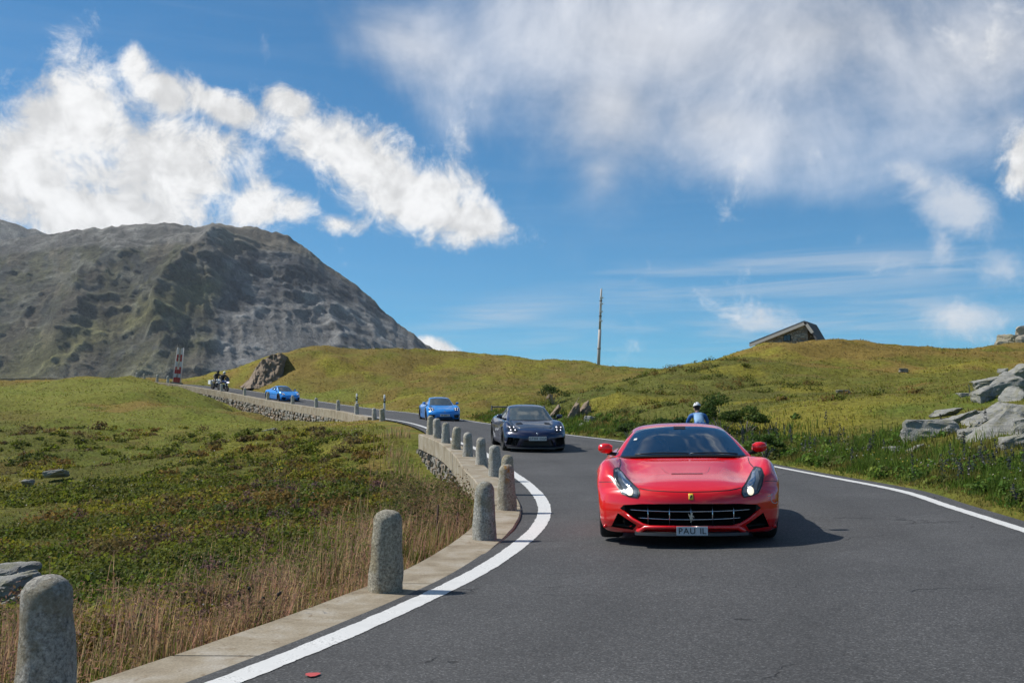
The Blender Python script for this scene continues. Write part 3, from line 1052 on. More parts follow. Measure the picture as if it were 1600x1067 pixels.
def cliff():
    """rock face cut into the hill end: a rough slab of rock with its back in the hill"""
    nu, nv = 60, 46
    tx, ty = [376, 388, 398, 408, 418, 426, 440], [604, 592, 577, 565, 558, 554, 553]
    V = []
    for i in range(nu):
        px = 376 + (440 - 376) * i / (nu - 1)
        yt, yb = np.interp(px, tx, ty), np.interp(px, [376, 410, 440], [606, 608, 606])
        for j in range(nv):
            v = j / (nv - 1)
            Y = 103.5 + 3.0 * (1 - v) + (px - 376) / 64 * 2.0
            p = at(px, yt + (yb - yt) * v, Y)
            r = mnoise.ridged_multi_fractal(Vector((p.x * .55, p.z * .35, 3)), .9, 2.1, 5, 1, 2) - 1.0
            f = mnoise.fractal(Vector((p.x * 1.6 + p.z * .8, p.z * 1.1, 7)), .8, 2, 4)
            V.append((p.x + f * .15, p.y - r * .45 - f * .4, p.z + .12 * f))
    n0 = len(V)
    V += [(x, y + 5.0, z - .25) for x, y, z in V[:]]
    g = grid_faces(nu, nv)
    F = [tuple(q) for q in g] + [tuple(q + n0)[::-1] for q in g]
    rim = [i * nv for i in range(nu)] + [(nu - 1) * nv + j for j in range(1, nv)] + [i * nv + nv - 1 for i in range(nu - 2, -1, -1)] + [j for j in range(nv - 2, 0, -1)]
    for a, b in zip(rim, rim[1:] + rim[:1]):
        F.append((a, b, b + n0, a + n0))
    bm = bmesh.new()
    me = mesh('cliff', V, F, MAT['brownrock'])
    bm.from_mesh(me); bmesh.ops.recalc_face_normals(bm, faces=bm.faces); bm.to_mesh(me); bm.free()
    if hasattr(me, 'set_sharp_from_angle'): me.set_sharp_from_angle(angle=R(30))
    tag(link('cliff', me), 'brown rock face cut into the left end of the middle hill', 'cliff')


cliff()
outcrop('rock_outcrop', [(893, 655, 48, .42, 1.35), (908, 650, 48.5, .34, 1.15), (880, 668, 47.5, .36, .9), (866, 645, 50, .24, .8), (900, 672, 47, .5, .6)], .7, MAT['brownrock'],
        'upright brown rock fins beside the bend left of the cyclist', 60, (22, 38))
outcrop('rock_outcrop', [(925, 662, 46, .7, .5), (940, 668, 45, .5, .45), (912, 672, 45, .5, .4)], .6, MAT['rock'],
        'low grey broken rocks by the bend just left of the red car', 80)
outcrop('rock_outcrop', [(858, 622, 66, .3, .5)], .4, MAT['brownrock'], 'single small rock fin at the foot of the middle hill', 85)
outcrop('rocky_summit', [(1592, 545, 200, 5, 4.5), (1568, 548, 198, 4, 2.6), (1582, 540, 201, 3.5, 3.2), (1612, 535, 203, 6, 5.5), (1640, 540, 205, 7, 6), (1680, 540, 205, 9, 6), (1610, 562, 200, 12, 5), (1600, 530, 203, 3, 3.5)], 5, mat_rock('pale_rock', (.30, .27, .21), (.12, .11, .09), (.2, .2, .1), .4, .3),
        'pale rocky top rising behind the right crest', 90, (-8, 12))
# ------------------------------------------------------------------ kerb, walls, bollards
def mat_concrete():
    m_, nb, b = new_mat('weathered_concrete')
    g = nb.node('ShaderNodeNewGeometry')
    p = g.outputs['Position']
    n = nb.noise(p, 2.2, 7, .65, .4)
    f = nb.noise(p, 70, 4, .7)
    c = nb.ramp(n, [(.3, (.20, .16, .11)), (.5, (.30, .255, .185)), (.72, (.40, .365, .31))])
    st = nb.sstep(nb.noise(p, 7, 6, .7, .8), .56, .68)
    c = nb.mix(nb.m('MULTIPLY', st, .6), c, (.17, .115, .06))
    c = nb.mix(1.0, c, nb.ramp(f, [(.3, .72), (.7, 1.22)]), 'MULTIPLY')
    nb.put(b.inputs['Base Color'], c)
    b.inputs['Roughness'].default_value = .9
    b.inputs['Specular IOR Level'].default_value = .2
    bump(nb, b, nb.m('MULTIPLY_ADD', f, .4, n), .5, .012)
    return m_


def mat_granite(name, tint=(1, 1, 1), orange=False):
    m_, nb, b = new_mat(name)
    tc = nb.node('ShaderNodeTexCoord')
    oi = nb.node('ShaderNodeObjectInfo')
    p = nb.vm('ADD', tc.outputs['Object'], nb.vm('SCALE', (7.3, 3.1, 1.7), scale=oi.outputs['Random']))
    f = nb.noise(p, 48, 5, .8)
    mid = nb.noise(p, 16, 6, .75)
    big = nb.noise(p, 4.5, 5, .6)
    c = nb.ramp(f, [(.30, (.09, .09, .09)), (.45, (.30, .295, .28)), (.58, (.50, .50, .48)), (.70, (.74, .74, .72))])
    lich = nb.sstep(big, .48, .62)
    c = nb.mix(nb.m('MULTIPLY', lich, .55), c, (.26, .23, .15))
    c = nb.mix(nb.m('MULTIPLY', nb.sstep(mid, .56, .68), .6), c, (.10, .10, .10))
    sp = nb.node('ShaderNodeSeparateXYZ'); nb.put(sp.inputs[0], tc.outputs['Object'])
    if orange:
        q = nb.m('MULTIPLY', nb.sstep(sp.outputs[2], .36, .48), nb.sstep(nb.noise(p, 9, 4, .6), .44, .54))
        q = nb.m('MULTIPLY', nb.m('MULTIPLY', q, nb.sstep(sp.outputs[1], -.02, .03, 1, 0)), nb.sstep(nb.m('ABSOLUTE', nb.m('SUBTRACT', sp.outputs[0], -.045)), .018, .045, 1, 0))
        c = nb.mix(nb.m('MULTIPLY', q, .8), c, (.38, .20, .03))
    c = nb.mix(1.0, c, tint, 'MULTIPLY')
    nb.put(b.inputs['Base Color'], c)
    b.inputs['Roughness'].default_value = .88
    b.inputs['Specular IOR Level'].default_value = .25
    bump(nb, b, nb.m('ADD', nb.m('MULTIPLY', f, .8), nb.m('MULTIPLY', mid, 1.3)), 1.0, .03)
    return m_


MAT['concrete'] = mat_concrete()
GRAN = [mat_granite('granite', (1.16, 1.10, 1.0)), mat_granite('granite_lichen', (1.12, 1.03, .84)), mat_granite('granite_plain', (1.08, 1.06, .98))]
GRAN_OR = mat_granite('granite_orange_lichen', (1.1, 1.02, .86), True)


def kerb_height(s): return float(np.interp(s, RS, RP[:, 6]))


def kerb_slab(s0, s1, seed, depth):
    n = max(6, int((s1 - s0) / .3))
    V = []
    for i in range(n):
        s = s0 + (s1 - s0) * i / (n - 1)
        y = float(np.interp(s, RS, RL[:, 1]))
        bo = float(boff(y))
        inn, outr = -bo + .25, -bo - .29
        inn = max(inn, -bo + .25)
        e = mnoise.noise((s * 1.7, seed, 0)) * .012
        kh = kerb_height(s)
        a = road_pt(s, inn + e); b_ = road_pt(s, outr - e)
        top_i, top_o = a.z + kh, b_.z + kh + .01
        d = (a - b_); d.z = 0; d.normalize()
        ch = .018
        V += [(a.x, a.y, a.z - .12), (a.x, a.y, top_i - ch), (a.x - d.x * ch, a.y - d.y * ch, top_i),
              (b_.x + d.x * ch, b_.y + d.y * ch, top_o), (b_.x, b_.y, top_o - ch), (b_.x, b_.y, top_o - depth), (a.x, a.y, top_o - depth)]
    F = [tuple(q) for q in grid_faces(n, 7, True)]
    F += [(i * 7 + 6, (i + 1) * 7 + 6, (i + 1) * 7, i * 7) for i in range(n - 1)]
    F += [tuple(range(7))[::-1], tuple((n - 1) * 7 + k for k in range(7))]
    return mesh('kerb_slab', V, F, MAT['concrete'], False)


kerb = empty('kerb', tuple(road_pt(s_at_y(5), -.5)))
tag(kerb, 'concrete kerb of long slabs along the left road edge', 'kerb', kind='structure')
def slabs(y0, y1, lens, depth):
    s, k, e = s_at_y(y0), 0, s_at_y(y1)
    while s < e - .5:
        L = lens[k % len(lens)]
        s1 = min(s + L, e)
        o = link('kerb_slab', kerb_slab(s, s1 - .022, k * 3.1 + y0, depth))
        o.parent = kerb
        o.matrix_parent_inverse = Matrix.Translation(-kerb.location)
        s, k = s1, k + 1
slabs(-4, 6.15, [4.8, 5.4], .35)
slabs(6.15, 9.0, [3.2], .35)
slabs(9.0, 16.4, [3.9, 3.4], .35)
slabs(16.4, 35.6, [4.6, 3.4, 4.2, 5.2], .48)
slabs(57.0, 118, [5.0, 6.2, 4.6], .52)


def bollard_mesh(seed, h=.66, rb=.142, rt=.108):
    rnd = random.Random(seed)
    prof = [(rb * 1.02, -.25), (rb * 1.02, 0), (rb, .02)]
    for k in range(1, 12):
        t = k / 12
        prof.append((rb + (rt - rb) * t ** .9, .02 + (h - .10) * t))
    prof += [(rt * 1.0, h - .085), (rt * .95, h - .062), (rt * .78, h - .030), (rt * .52, h - .010), (rt * .2, h)]
    V, F = lathe_data(prof, 28)
    lean = (rnd.uniform(-.012, .03), rnd.uniform(-.02, .02))
    out = []
    for v in V:
        v = Vector(v)
        q = Vector((v.x * 9, v.y * 9, v.z * 6 + seed * 3.7))
        k = 1 + mnoise.fractal(q, .8, 2, 5) * .075 + mnoise.noise(q * .35) * .07
        t = max(0, v.z) / h
        out.append((v.x * k + lean[0] * t, v.y * k + lean[1] * t, v.z + mnoise.noise(q * 1.3) * .010 * (v.z > h * .7)))
    return mesh('bollard', out, F, GRAN[0])


BM = []
for k in range(7):
    me = bollard_mesh(k + 1, rt=[.108, .112, .104, .115, .106, .11, .102][k])
    me.materials[0] = GRAN[k % 3]
    BM.append(me)
near_b = [(90, 4.72), (605, 8.56), (757, 12.2), (792, 15.7), (791, 18.6), (774, 21.2), (752, 23.9), (731, 26.4), (712, 28.6), (697, 30.7), (684, 32.8), (673, 34.8)]
NEAR_LABEL = ['nearest and largest granite bollard cut off at the bottom left', 'granite bollard standing alone before the bend, second from the camera',
              'granite bollard third from the camera at the tip of the bend', 'granite bollard with an orange lichen streak, fourth from the camera',
              'granite bollard half hidden behind the orange-streaked one'] + \
    ['granite bollard on the wall, %s after the half-hidden one' % w for w in ORD[:6]] + ['farthest granite bollard at the end of the near wall']
for k, (px, Y) in enumerate(near_b):
    x = (px - 800) / FPX * Y * (1.0 if k else 1.0)
    s, off, w, z, kh = [float(q[0]) for q in road_coords(np.array([x]), np.array([Y]))]
    p = road_pt(s, off, kh)
    me = BM[k % 7]
    if k == 3:
        me = bollard_mesh(31); me.materials[0] = GRAN_OR
    sc = [.97, 1.0, 1.03, 1.05, .98, 1.0, .97, .97, 1.0, .97, 1.0, 1.0][k]
    o = link('bollard', me, None, (x, Y, p.z - .005), (R(random.uniform(-1, 1)), R([1.5, 2.5, .6, .5][k] if k < 4 else random.uniform(-1, 1.5)), random.uniform(0, 6) if k != 3 else .4), (sc, sc, sc))
    tag(o, NEAR_LABEL[k], 'bollard', 'granite bollards along the near kerb')


def s_for_px(px, y0, y1, extra=0):
    best = None
    for y in np.arange(y0, y1, .05):
        s = s_at_y(y)
        p = road_pt(s, -float(boff(y)) + extra)
        q = 800 + FPX * p.x / (p.y * math.cos(PITCH) + (p.z - CAM_H) * math.sin(PITCH))
        if best is None or abs(q - px) < best[0]: best = (abs(q - px), s, p)
    return best[1], best[2]


far_px = [624, 605, 585, 557, 528, 494, 457, 418, 382, 346]
for k, px in enumerate(far_px):
    s, p = s_for_px(px, 54, 112)
    kh = kerb_height(s)
    z = p.z + kh if p.y > 57 else gz(p.x, p.y) - .02
    o = link('bollard', BM[(k * 3 + 1) % 7], None, (p.x, p.y, z), (0, R(random.uniform(-2, 2)), random.uniform(0, 6)))
    tag(o, 'far granite bollard, %s from the right in the row on the distant wall' % ORD[k], 'bollard', 'granite bollards along the distant wall')
for k, px in enumerate([262, 245, 225, 214]):
    s, p = s_for_px(px, 100, 116)
    o = link('bollard', BM[(k + 2) % 7], None, (p.x, p.y, p.z + .1), (0, 0, k), (1.0, 1.0, 1.15))
    tag(o, 'tiny bollard on the crest left of the striped marker, %s from the marker' % ORD[k], 'bollard', 'bollards on the left crest')

MAT['white_plastic'] = plain('white_plastic', (.75, .75, .73), .5)
MAT['black'] = plain('black_rubber', (.012, .012, .013), .6)
for px, lab in ((557, 'left black and white delineator post on the distant wall'), (613, 'right black and white delineator post on the distant wall')):
    s, p = s_for_px(px, 54, 112, .12)
    root = empty('delineator_post', (p.x, p.y, p.z + .05))
    tag(root, lab, 'post', 'delineator posts')
    v, f = lathe_data([(.055, 0), (.05, .95), (.045, 1.2), (.02, 1.24)], 10)
    obj('post', v, f, MAT['white_plastic'], root)
    v, f = lathe_data([(.056, .82), (.056, 1.06)], 10)
    obj('band', v, f, MAT['black'], root)
    v, f = box_data(0, -.055, .95, .04, .012, .12)
    obj('reflector', v, f, MAT['white_plastic'], root, False)


# dry-stone walls under the kerb
def stone_mesh(seed):
    rnd = random.Random(seed)
    bm = bmesh.new()
    for k in range(14):
        v = Vector((rnd.uniform(-1, 1), rnd.uniform(-1, 1), rnd.uniform(-1, 1)))
        v = Vector([math.copysign(abs(c) ** .45, c) for c in v])
        bm.verts.new(v * .5)
    bmesh.ops.convex_hull(bm, input=bm.verts)
    bmesh.ops.delete(bm, geom=[v for v in bm.verts if not v.link_faces], context='VERTS')
    me = bpy.data.meshes.new('stone'); bm.to_mesh(me); bm.free()
    me.materials.append(MAT['wallstone'] if seed % 3 else MAT['wallstone_b'])
    return me


MAT['wallstone'] = mat_rock('wall_stone', (.27, .255, .225), (.09, .085, .08), (.22, .18, .12), .3, 4)
MAT['wallstone_b'] = mat_rock('wall_stone_warm', (.30, .235, .175), (.10, .08, .06), (.25, .22, .18), .3, 4)
SM = [stone_mesh(k) for k in range(9)]


def stone_wall(y0, y1, lab, w, h, batter, depth_fn):
    root = empty('retaining_wall', tuple(road_pt(s_at_y((y0 + y1) / 2), -1.1, -.6)))
    tag(root, lab, 'wall')
    inv = Matrix.Translation(-root.location)
    s, e = s_at_y(y0), s_at_y(y1)
    # core behind the stones
    n = 40
    V = []
    for i in range(n):
        q = s + (e - s) * i / (n - 1)
        y = float(np.interp(q, RS, RL[:, 1])); bo = float(boff(y)); kh = kerb_height(q)
        a = road_pt(q, -bo - .16, kh - .46)
        d = depth_fn(q, y)
        b_ = road_pt(q, -bo - .16 - batter * d, kh - .46 - d - .5)
        c_ = road_pt(q, -bo + .2, kh - .46)
        V += [c_, a, b_]
    o = obj('core', V, grid_faces(n, 3, True), MAT['wallstone'], root)
    o.matrix_parent_inverse = inv
    rnd = random.Random(int(y0))
    cnt = 0
    row = 0
    while True:
        z = h * (row + .5)
        q = s + rnd.uniform(0, w)
        placed = False
        while q < e:
            y = float(np.interp(q, RS, RL[:, 1])); bo = float(boff(y)); kh = kerb_height(q)
            d = depth_fn(q, y)
            ww = w * rnd.uniform(.6, 1.4)
            if z < d and cnt < 300:
                p = road_pt(q, -bo - .20 - batter * z, kh - .50 - z)
                dirv = road_pt(q + .2, 0) - road_pt(q - .2, 0)
                o = link('stone', rnd.choice(SM), root, p, (R(rnd.uniform(-12, 12)), -math.atan2(dirv.z, math.hypot(dirv.x, dirv.y)) + R(rnd.uniform(-6, 6)), math.atan2(dirv.y, dirv.x) + rnd.choice((0, math.pi))),
                         (ww * 1.02, .26 * rnd.uniform(.8, 1.2), h * rnd.uniform(.85, 1.25)))
                o.matrix_parent_inverse = inv
                cnt += 1; placed = True
            q += ww
        row += 1
        if not placed or row > 14: break
    return root


def gap_depth(q, y):
    bo = float(boff(y)); kh = kerb_height(q)
    a = road_pt(q, -bo - .35, kh - .46)
    p2 = road_pt(q, -bo - .75)
    return max(0.0, a.z - gz(p2.x, p2.y) + .05)


stone_wall(62, 98, 'long dry-stone retaining wall carrying the distant stretch of road', .50, .23, .12, gap_depth)
stone_wall(20, 36, 'short curved dry-stone wall under the near row of bollards', .30, .17, .06, gap_depth)

# red paint dot on the asphalt
d_ = [(math.cos(k / 12 * 6.283) * .042 * random.uniform(.75, 1.15), math.sin(k / 12 * 6.283) * .05 * random.uniform(.7, 1.1), 0) for k in range(12)]
pd = at(488, 1045, 5.55)
_s, _o, _w, _z, _k = [float(q[0]) for q in road_coords(np.array([pd.x]), np.array([pd.y]))]
dot = obj('paint_dot', d_, [tuple(range(12))], plain('red_road_paint', (.45, .06, .06), .8), road, False)
dot.location = (pd.x, pd.y, _z + .003)


# ------------------------------------------------------------------ hut on the crest
def mat_masonry():
    m_, nb, b = new_mat('rubble_masonry')
    tc = nb.node('ShaderNodeTexCoord')
    p = tc.outputs['Object']
    mp = nb.node('ShaderNodeMapping'); mp.inputs['Scale'].default_value = (1, 1, 1.8)
    nb.put(mp.inputs[0], p)
    vo = nb.node('ShaderNodeTexVoronoi'); vo.inputs['Scale'].default_value = 3.2
    nb.put(vo.inputs['Vector'], mp.outputs[0])
    ve = nb.node('ShaderNodeTexVoronoi', feature='DISTANCE_TO_EDGE'); ve.inputs['Scale'].default_value = 3.2
    nb.put(ve.inputs['Vector'], mp.outputs[0])
    sp = nb.node('ShaderNodeSeparateColor'); nb.put(sp.inputs[0], vo.outputs['Color'])
    c = nb.ramp(sp.outputs[0], [(0, (.20, .17, .13)), (.5, (.33, .275, .21)), (1, (.50, .45, .37))])
    j = nb.sstep(ve.outputs['Distance'], .0, .09)
    c = nb.mix(j, (.14, .12, .10), c)
    nb.put(b.inputs['Base Color'], c)
    b.inputs['Roughness'].default_value = .9
    bump(nb, b, nb.m('ADD', j, nb.m('MULTIPLY', nb.noise(p, 20, 4), .4)), .8, .05)
    return m_


MAT['masonry'] = mat_masonry()
MAT['roof'] = mat_rock('slate_roof', (.13, .13, .135), (.06, .06, .062), (.12, .12, .1), .2, 2)
MAT['wood'] = plain('grey_wood', (.30, .26, .22), .8, var=.3, scale=12)
MAT['verge'] = plain('pale_board', (.50, .46, .41), .8, var=.2)
MAT['dark_glass'] = plain('dark_glass', (.02, .025, .03), .08, spec=.7)


def hut():
    p0 = at(1260, 541, 86.5)
    root = empty('stone_hut', (p0.x, p0.y, p0.z - .28), (0, 0, R(-30)))
    root.scale = (1.15, 1, 1)
    tag(root, 'small stone hut with lopsided slate roof on the right crest', 'building')
    ridge, le, re = 2.35, -4.05, .85            # ridge height, left and right eave positions
    lz, rz = .75, .55
    D = 2.7
    # walls (prism)
    prof = [(le + .35, -1.2), (le + .35, lz + .1), (0, ridge - .17), (.12, ridge - .2), (.12, -1.2)]
    V = [(x, 0, z) for x, z in prof] + [(x, D, z) for x, z in prof]
    n = len(prof)
    F = [tuple(range(n)), tuple(range(2 * n - 1, n - 1, -1))] + [(i, i + n, (i + 1) % n + n, (i + 1) % n) for i in range(n)]
    obj('wall', V, [f[::-1] for f in F], MAT['masonry'], root, False)
    prof2 = [(.12, -1.2), (.12, ridge - .25), (re - .1, rz + .1), (re - .1, -1.2)]
    V = [(x, .5 + (x - .12) * .9, z) for x, z in prof2] + [(x, D, z) for x, z in prof2]
    n = 4
    F = [tuple(range(n)), tuple(range(2 * n - 1, n - 1, -1))] + [(i, i + n, (i + 1) % n + n, (i + 1) % n) for i in range(n)]
    obj('side_wall', V, [f[::-1] for f in F], MAT['masonry'], root, False)
    def slab(x0, z0, x1, z1, th, y0, y1, name, mt):
        dx, dz = x1 - x0, z1 - z0
        L = math.hypot(dx, dz); nx, nz = -dz / L * th, dx / L * th
        pr = [(x0, z0), (x1, z1), (x1 + nx, z1 + nz), (x0 + nx, z0 + nz)]
        V = [(x, y0, z) for x, z in pr] + [(x, y1, z) for x, z in pr]
        F = [(0, 1, 2, 3), (7, 6, 5, 4)] + [(i, i + 4, (i + 1) % 4 + 4, (i + 1) % 4) for i in range(4)]
        return obj(name, V, [f[::-1] for f in F], mt, root, False)
    slab(le, lz - .12, .0, ridge - .10, .13, -.30, D + .3, 'roof', MAT['roof'])
    slab(.0, ridge - .10, re, rz - .1, .13, -.25, D + .3, 'roof', MAT['roof'])
    slab(le + .02, lz - .36, .0, ridge - .34, .225, -.33, -.26, 'verge_board', MAT['verge'])
    slab(.0, ridge - .34, .42, ridge - 1.07, .225, -.30, -.23, 'verge_board', MAT['verge'])
    w = obj('window', *box_data(-1.35, -.02, 1.02, .52, .08, .50), MAT['black'], root, False)
    obj('pane', *box_data(-1.47, -.07, 1.02, .19, .02, .42), MAT['dark_glass'], w, False)
    obj('pane', *box_data(-1.23, -.07, 1.02, .19, .02, .42), MAT['dark_glass'], w, False)
    for k, (x, z, sx, sz) in enumerate([(-.25, 1.55, .42, .16), (-.30, 1.22, .36, .15), (-.55, 1.05, .35, .18), (-.22, .92, .40, .16), (-.75, .78, .3, .14), (-.3, .68, .45, .14)]):
        link('quoin', SM[k], root, (x, .0, z), (0, 0, 0), (sx, .22, sz))


hut()


# ------------------------------------------------------------------ utility pole
def pole():
    p = at(935, 572, 121)
    b = gz(p.x, p.y)
    root = empty('utility_pole', (p.x, p.y, min(p.z, b)), (0, R(2.6), 0))
    tag(root, 'tall grey utility pole with small fittings on the middle hill', 'pole')
    MAT['pole'] = plain('pole_grey', (.46, .43, .40), .8)
    dz = p.z - min(p.z, b)
    v, f = lathe_data([(.19, -.5), (.18, dz + 2.0), (.175, dz + 4.2)], 12)
    obj('shaft', v, f, MAT['pole'], root)
    v, f = lathe_data([(.21, dz + 1.95), (.21, dz + 2.12)], 12)
    obj('collar', v, f, MAT['wood'], root)
    v, f = lathe_data([(.14, dz + 4.2), (.12, dz + 7.6), (.09, dz + 8.95)], 12)
    obj('mast', v, f, MAT['verge'], root)
    for z in (5.2, 6.3, 7.2, 7.9):
        v, f = box_data(.05, -.12, dz + z, .42, .22, .14)
        obj('fitting', v, f, MAT['white_plastic'], root, False)
    for z in (5.7, 7.5):
        v, f = lathe_data([(.17, dz + z), (.17, dz + z + .1)], 12)
        obj('clamp', v, f, MAT['black'], root)


pole()


# ------------------------------------------------------------------ red and white marker
def marker():
    p = at(276, 599, 107)
    root = empty('striped_marker', (p.x, p.y, p.z), (0, R(5), R(8)))
    root.scale = (.78, .8, 1)
    tag(root, 'red and white banded marker tower on the left crest', 'marker')
    red, wh = plain('marker_red', (.40, .022, .018), .6), plain('marker_white', (.58, .53, .49), .7)
    obj('plinth', *box_data(.0, 0, -.15, 1.5, 1.0, .5), MAT['concrete'], root, False)
    for sx in (-1, 1):
        for sy in (-1, 1):
            v, f = tube_data([(sx * .5, sy * .3, 0), (sx * .36, sy * .22, 3.65)], .04, 6)
            obj('leg', v, f, wh, root)
    bands = [(.10, .50, red), (.62, .34, wh), (1.0, .40, red), (1.44, .22, red), (1.70, .50, wh), (2.25, .34, red), (2.62, .30, red), (2.96, .62, wh)]
    for z, h, mt in bands:
        w = .42 - .12 * z / 3.65
        for sx in (-1, 0, 1):
            if sx == 0 and (z > 1.2 or mt is wh):
                continue
            obj('board', *box_data(sx * w * .68, -.24, z + h / 2, w * (.62 if sx else .64), .05, h), mt, root, False)


marker()
# ------------------------------------------------------------------ cars
def car_paint(name, col, rough=.30, metal=.0, coat=1.0):
    m_, nb, b = new_mat(name)
    tc = nb.node('ShaderNodeTexCoord')
    n = nb.noise(tc.outputs['Object'], 3.0, 4, .6)
    k = nb.m('MULTIPLY_ADD', n, .16, .92)
    nb.put(b.inputs['Base Color'], nb.vm('SCALE', nb.vm('MULTIPLY', (1, 1, 1), col), scale=k))
    b.inputs['Roughness'].default_value = rough
    b.inputs['Metallic'].default_value = metal
    b.inputs['Coat Weight'].default_value = coat
    b.inputs['Coat Roughness'].default_value = .05
    return m_


def mat_glass(name, base=(.042, .053, .056)):
    m_, nb, b = new_mat(name)
    tc = nb.node('ShaderNodeTexCoord')
    n = nb.noise(tc.outputs['Object'], 4.0, 4, .6)
    nb.put(b.inputs['Base Color'], nb.mix(n, base, tuple(x * 2.2 for x in base)))
    b.inputs['Roughness'].default_value = .03
    b.inputs['Specular IOR Level'].default_value = .85
    b.inputs['IOR'].default_value = 1.55
    return m_


def emit(name, col, strength):
    m_, nb, b = new_mat(name)
    b.inputs['Base Color'].default_value = (.8, .8, .8, 1)
    b.inputs['Emission Color'].default_value = tuple(col) + (1,)
    b.inputs['Emission Strength'].default_value = strength
    return m_


MAT['mesh_black'] = plain('grille_mesh_black', (.003, .003, .003), .8, spec=.1)
MAT['tyre'] = plain('tyre', (.014, .014, .015), .85)
MAT['trim'] = plain('black_trim', (.008, .008, .009), .45)
MAT['carbon'] = plain('dark_grey_plastic', (.035, .036, .038), .5)
MAT['chrome'] = plain('chrome', (.62, .63, .65), .18, 1.0)
MAT['rim_dark'] = plain('dark_rim', (.05, .05, .052), .35, .8)
MAT['glass'] = mat_glass('car_glass')
def mat_screen():
    m_, nb, b = new_mat('windscreen_glass')
    out = m_.node_tree.nodes['Material Output']
    tr = nb.node('ShaderNodeBsdfTransparent'); tr.inputs[0].default_value = (.72, .80, .80, 1)
    gl = nb.node('ShaderNodeBsdfGlossy'); gl.inputs['Roughness'].default_value = .015
    gl.inputs[0].default_value = (.92, .97, 1, 1)
    fn = nb.node('ShaderNodeFresnel'); fn.inputs[0].default_value = 1.62
    tc = nb.node('ShaderNodeTexCoord')
    dust = nb.noise(tc.outputs['Object'], 6, 5, .6)
    f = nb.m('MULTIPLY_ADD', fn.outputs[0], 2.2, nb.m('MULTIPLY', dust, .10), clamp=True)
    mx = nb.node('ShaderNodeMixShader')
    nb.put(mx.inputs[0], f); nb.put(mx.inputs[1], tr.outputs[0]); nb.put(mx.inputs[2], gl.outputs[0])
    m_.node_tree.links.new(mx.outputs[0], out.inputs[0])
    return m_


MAT['screen'] = mat_screen()
MAT['interior'] = plain('dark_interior', (.035, .035, .037), .7)
MAT['seat'] = plain('seat_leather', (.10, .085, .075), .6)
MAT['lamp_grey'] = plain('lamp_housing', (.14, .165, .19), .15, .5)
MAT['lamp_dark'] = plain('lamp_housing_dark', (.022, .026, .032), .12)
MAT['lamp_on'] = emit('lit_lamp', (1.0, .86, .58), .9)
MAT['drl_on'] = emit('lit_daylight_lamp', (.86, .82, 1.0), 1.8)
MAT['plate'] = plain('plate_white', (.52, .53, .55), .5, var=.05)
MAT['plate_y'] = plain('plate_pale', (.62, .62, .60), .5, var=.05)
MAT['yellow'] = plain('badge_yellow', (.75, .50, .04), .4)


def loft_body(stations, cap_y=(None, None), ku=8, kv=6):
    """closed shell from half sections [(y, [(x,z)...bottom centre -> top centre])]; returns verts (n,3), faces"""
    n, m = len(stations), len(stations[0][1])
    half = np.array([[(x, st[0], z) for x, z in st[1]] for st in stations], float)
    # mirror ends across the centre line for a smooth crown
    ext = np.concatenate([half[:, 2:0:-1] * [-1, 1, 1], half, half[:, -2:-4:-1] * [-1, 1, 1]], 1)
    tv = np.concatenate([np.arange(2, m + 1, 1 / kv), [m + 1]])
    Wv = crw(tv, m + 4)
    ys = half[:, 0, 1]
    tu = np.concatenate([np.arange(0, n - 1, 1 / ku), [n - 1]])
    Wu = crw(tu, n)
    S = np.einsum('ui,ijk,vj->uvk', Wu, ext, Wv)
    S[:, 0, 0] = 0; S[:, -1, 0] = 0
    S[:, :, 0] = np.maximum(S[:, :, 0], 0)
    full = np.concatenate([S, S[:, -2:0:-1] * [-1, 1, 1]], 1)          # closed ring
    rings = [full[i] for i in range(len(full))]
    def cap(ring):
        c = np.array([0, ring[0, 1], (ring[:, 2].min() + ring[:, 2].max()) / 2])
        return [c + (ring - c) * k for k in (.93, .8, .62, .42, .22, .04)]
    rings = cap(rings[0])[::-1] + rings + cap(rings[-1])
    V = np.concatenate(rings)
    nr, nv = len(rings), full.shape[1]
    F = []
    for i in range(nr - 1):
        for j in range(nv):
            j2 = (j + 1) % nv
            F.append((i * nv + j, (i + 1) * nv + j, (i + 1) * nv + j2, i * nv + j2))
    F.append(tuple(range(nv)))
    F.append(tuple((nr - 1) * nv + j for j in range(nv))[::-1])
    return V, F


def prism(poly, y0, y1):
    """poly in (x,z), extruded along y"""
    n = len(poly)
    V = [(x, y0, z) for x, z in poly] + [(x, y1, z) for x, z in poly]
    F = [tuple(range(n)), tuple(range(2 * n - 1, n - 1, -1))] + [(i, i + n, (i + 1) % n + n, (i + 1) % n) for i in range(n)]
    a = sum(poly[i][0] * poly[(i + 1) % n][1] - poly[(i + 1) % n][0] * poly[i][1] for i in range(n))
    if a < 0: F = [f[::-1] for f in F]
    return V, F


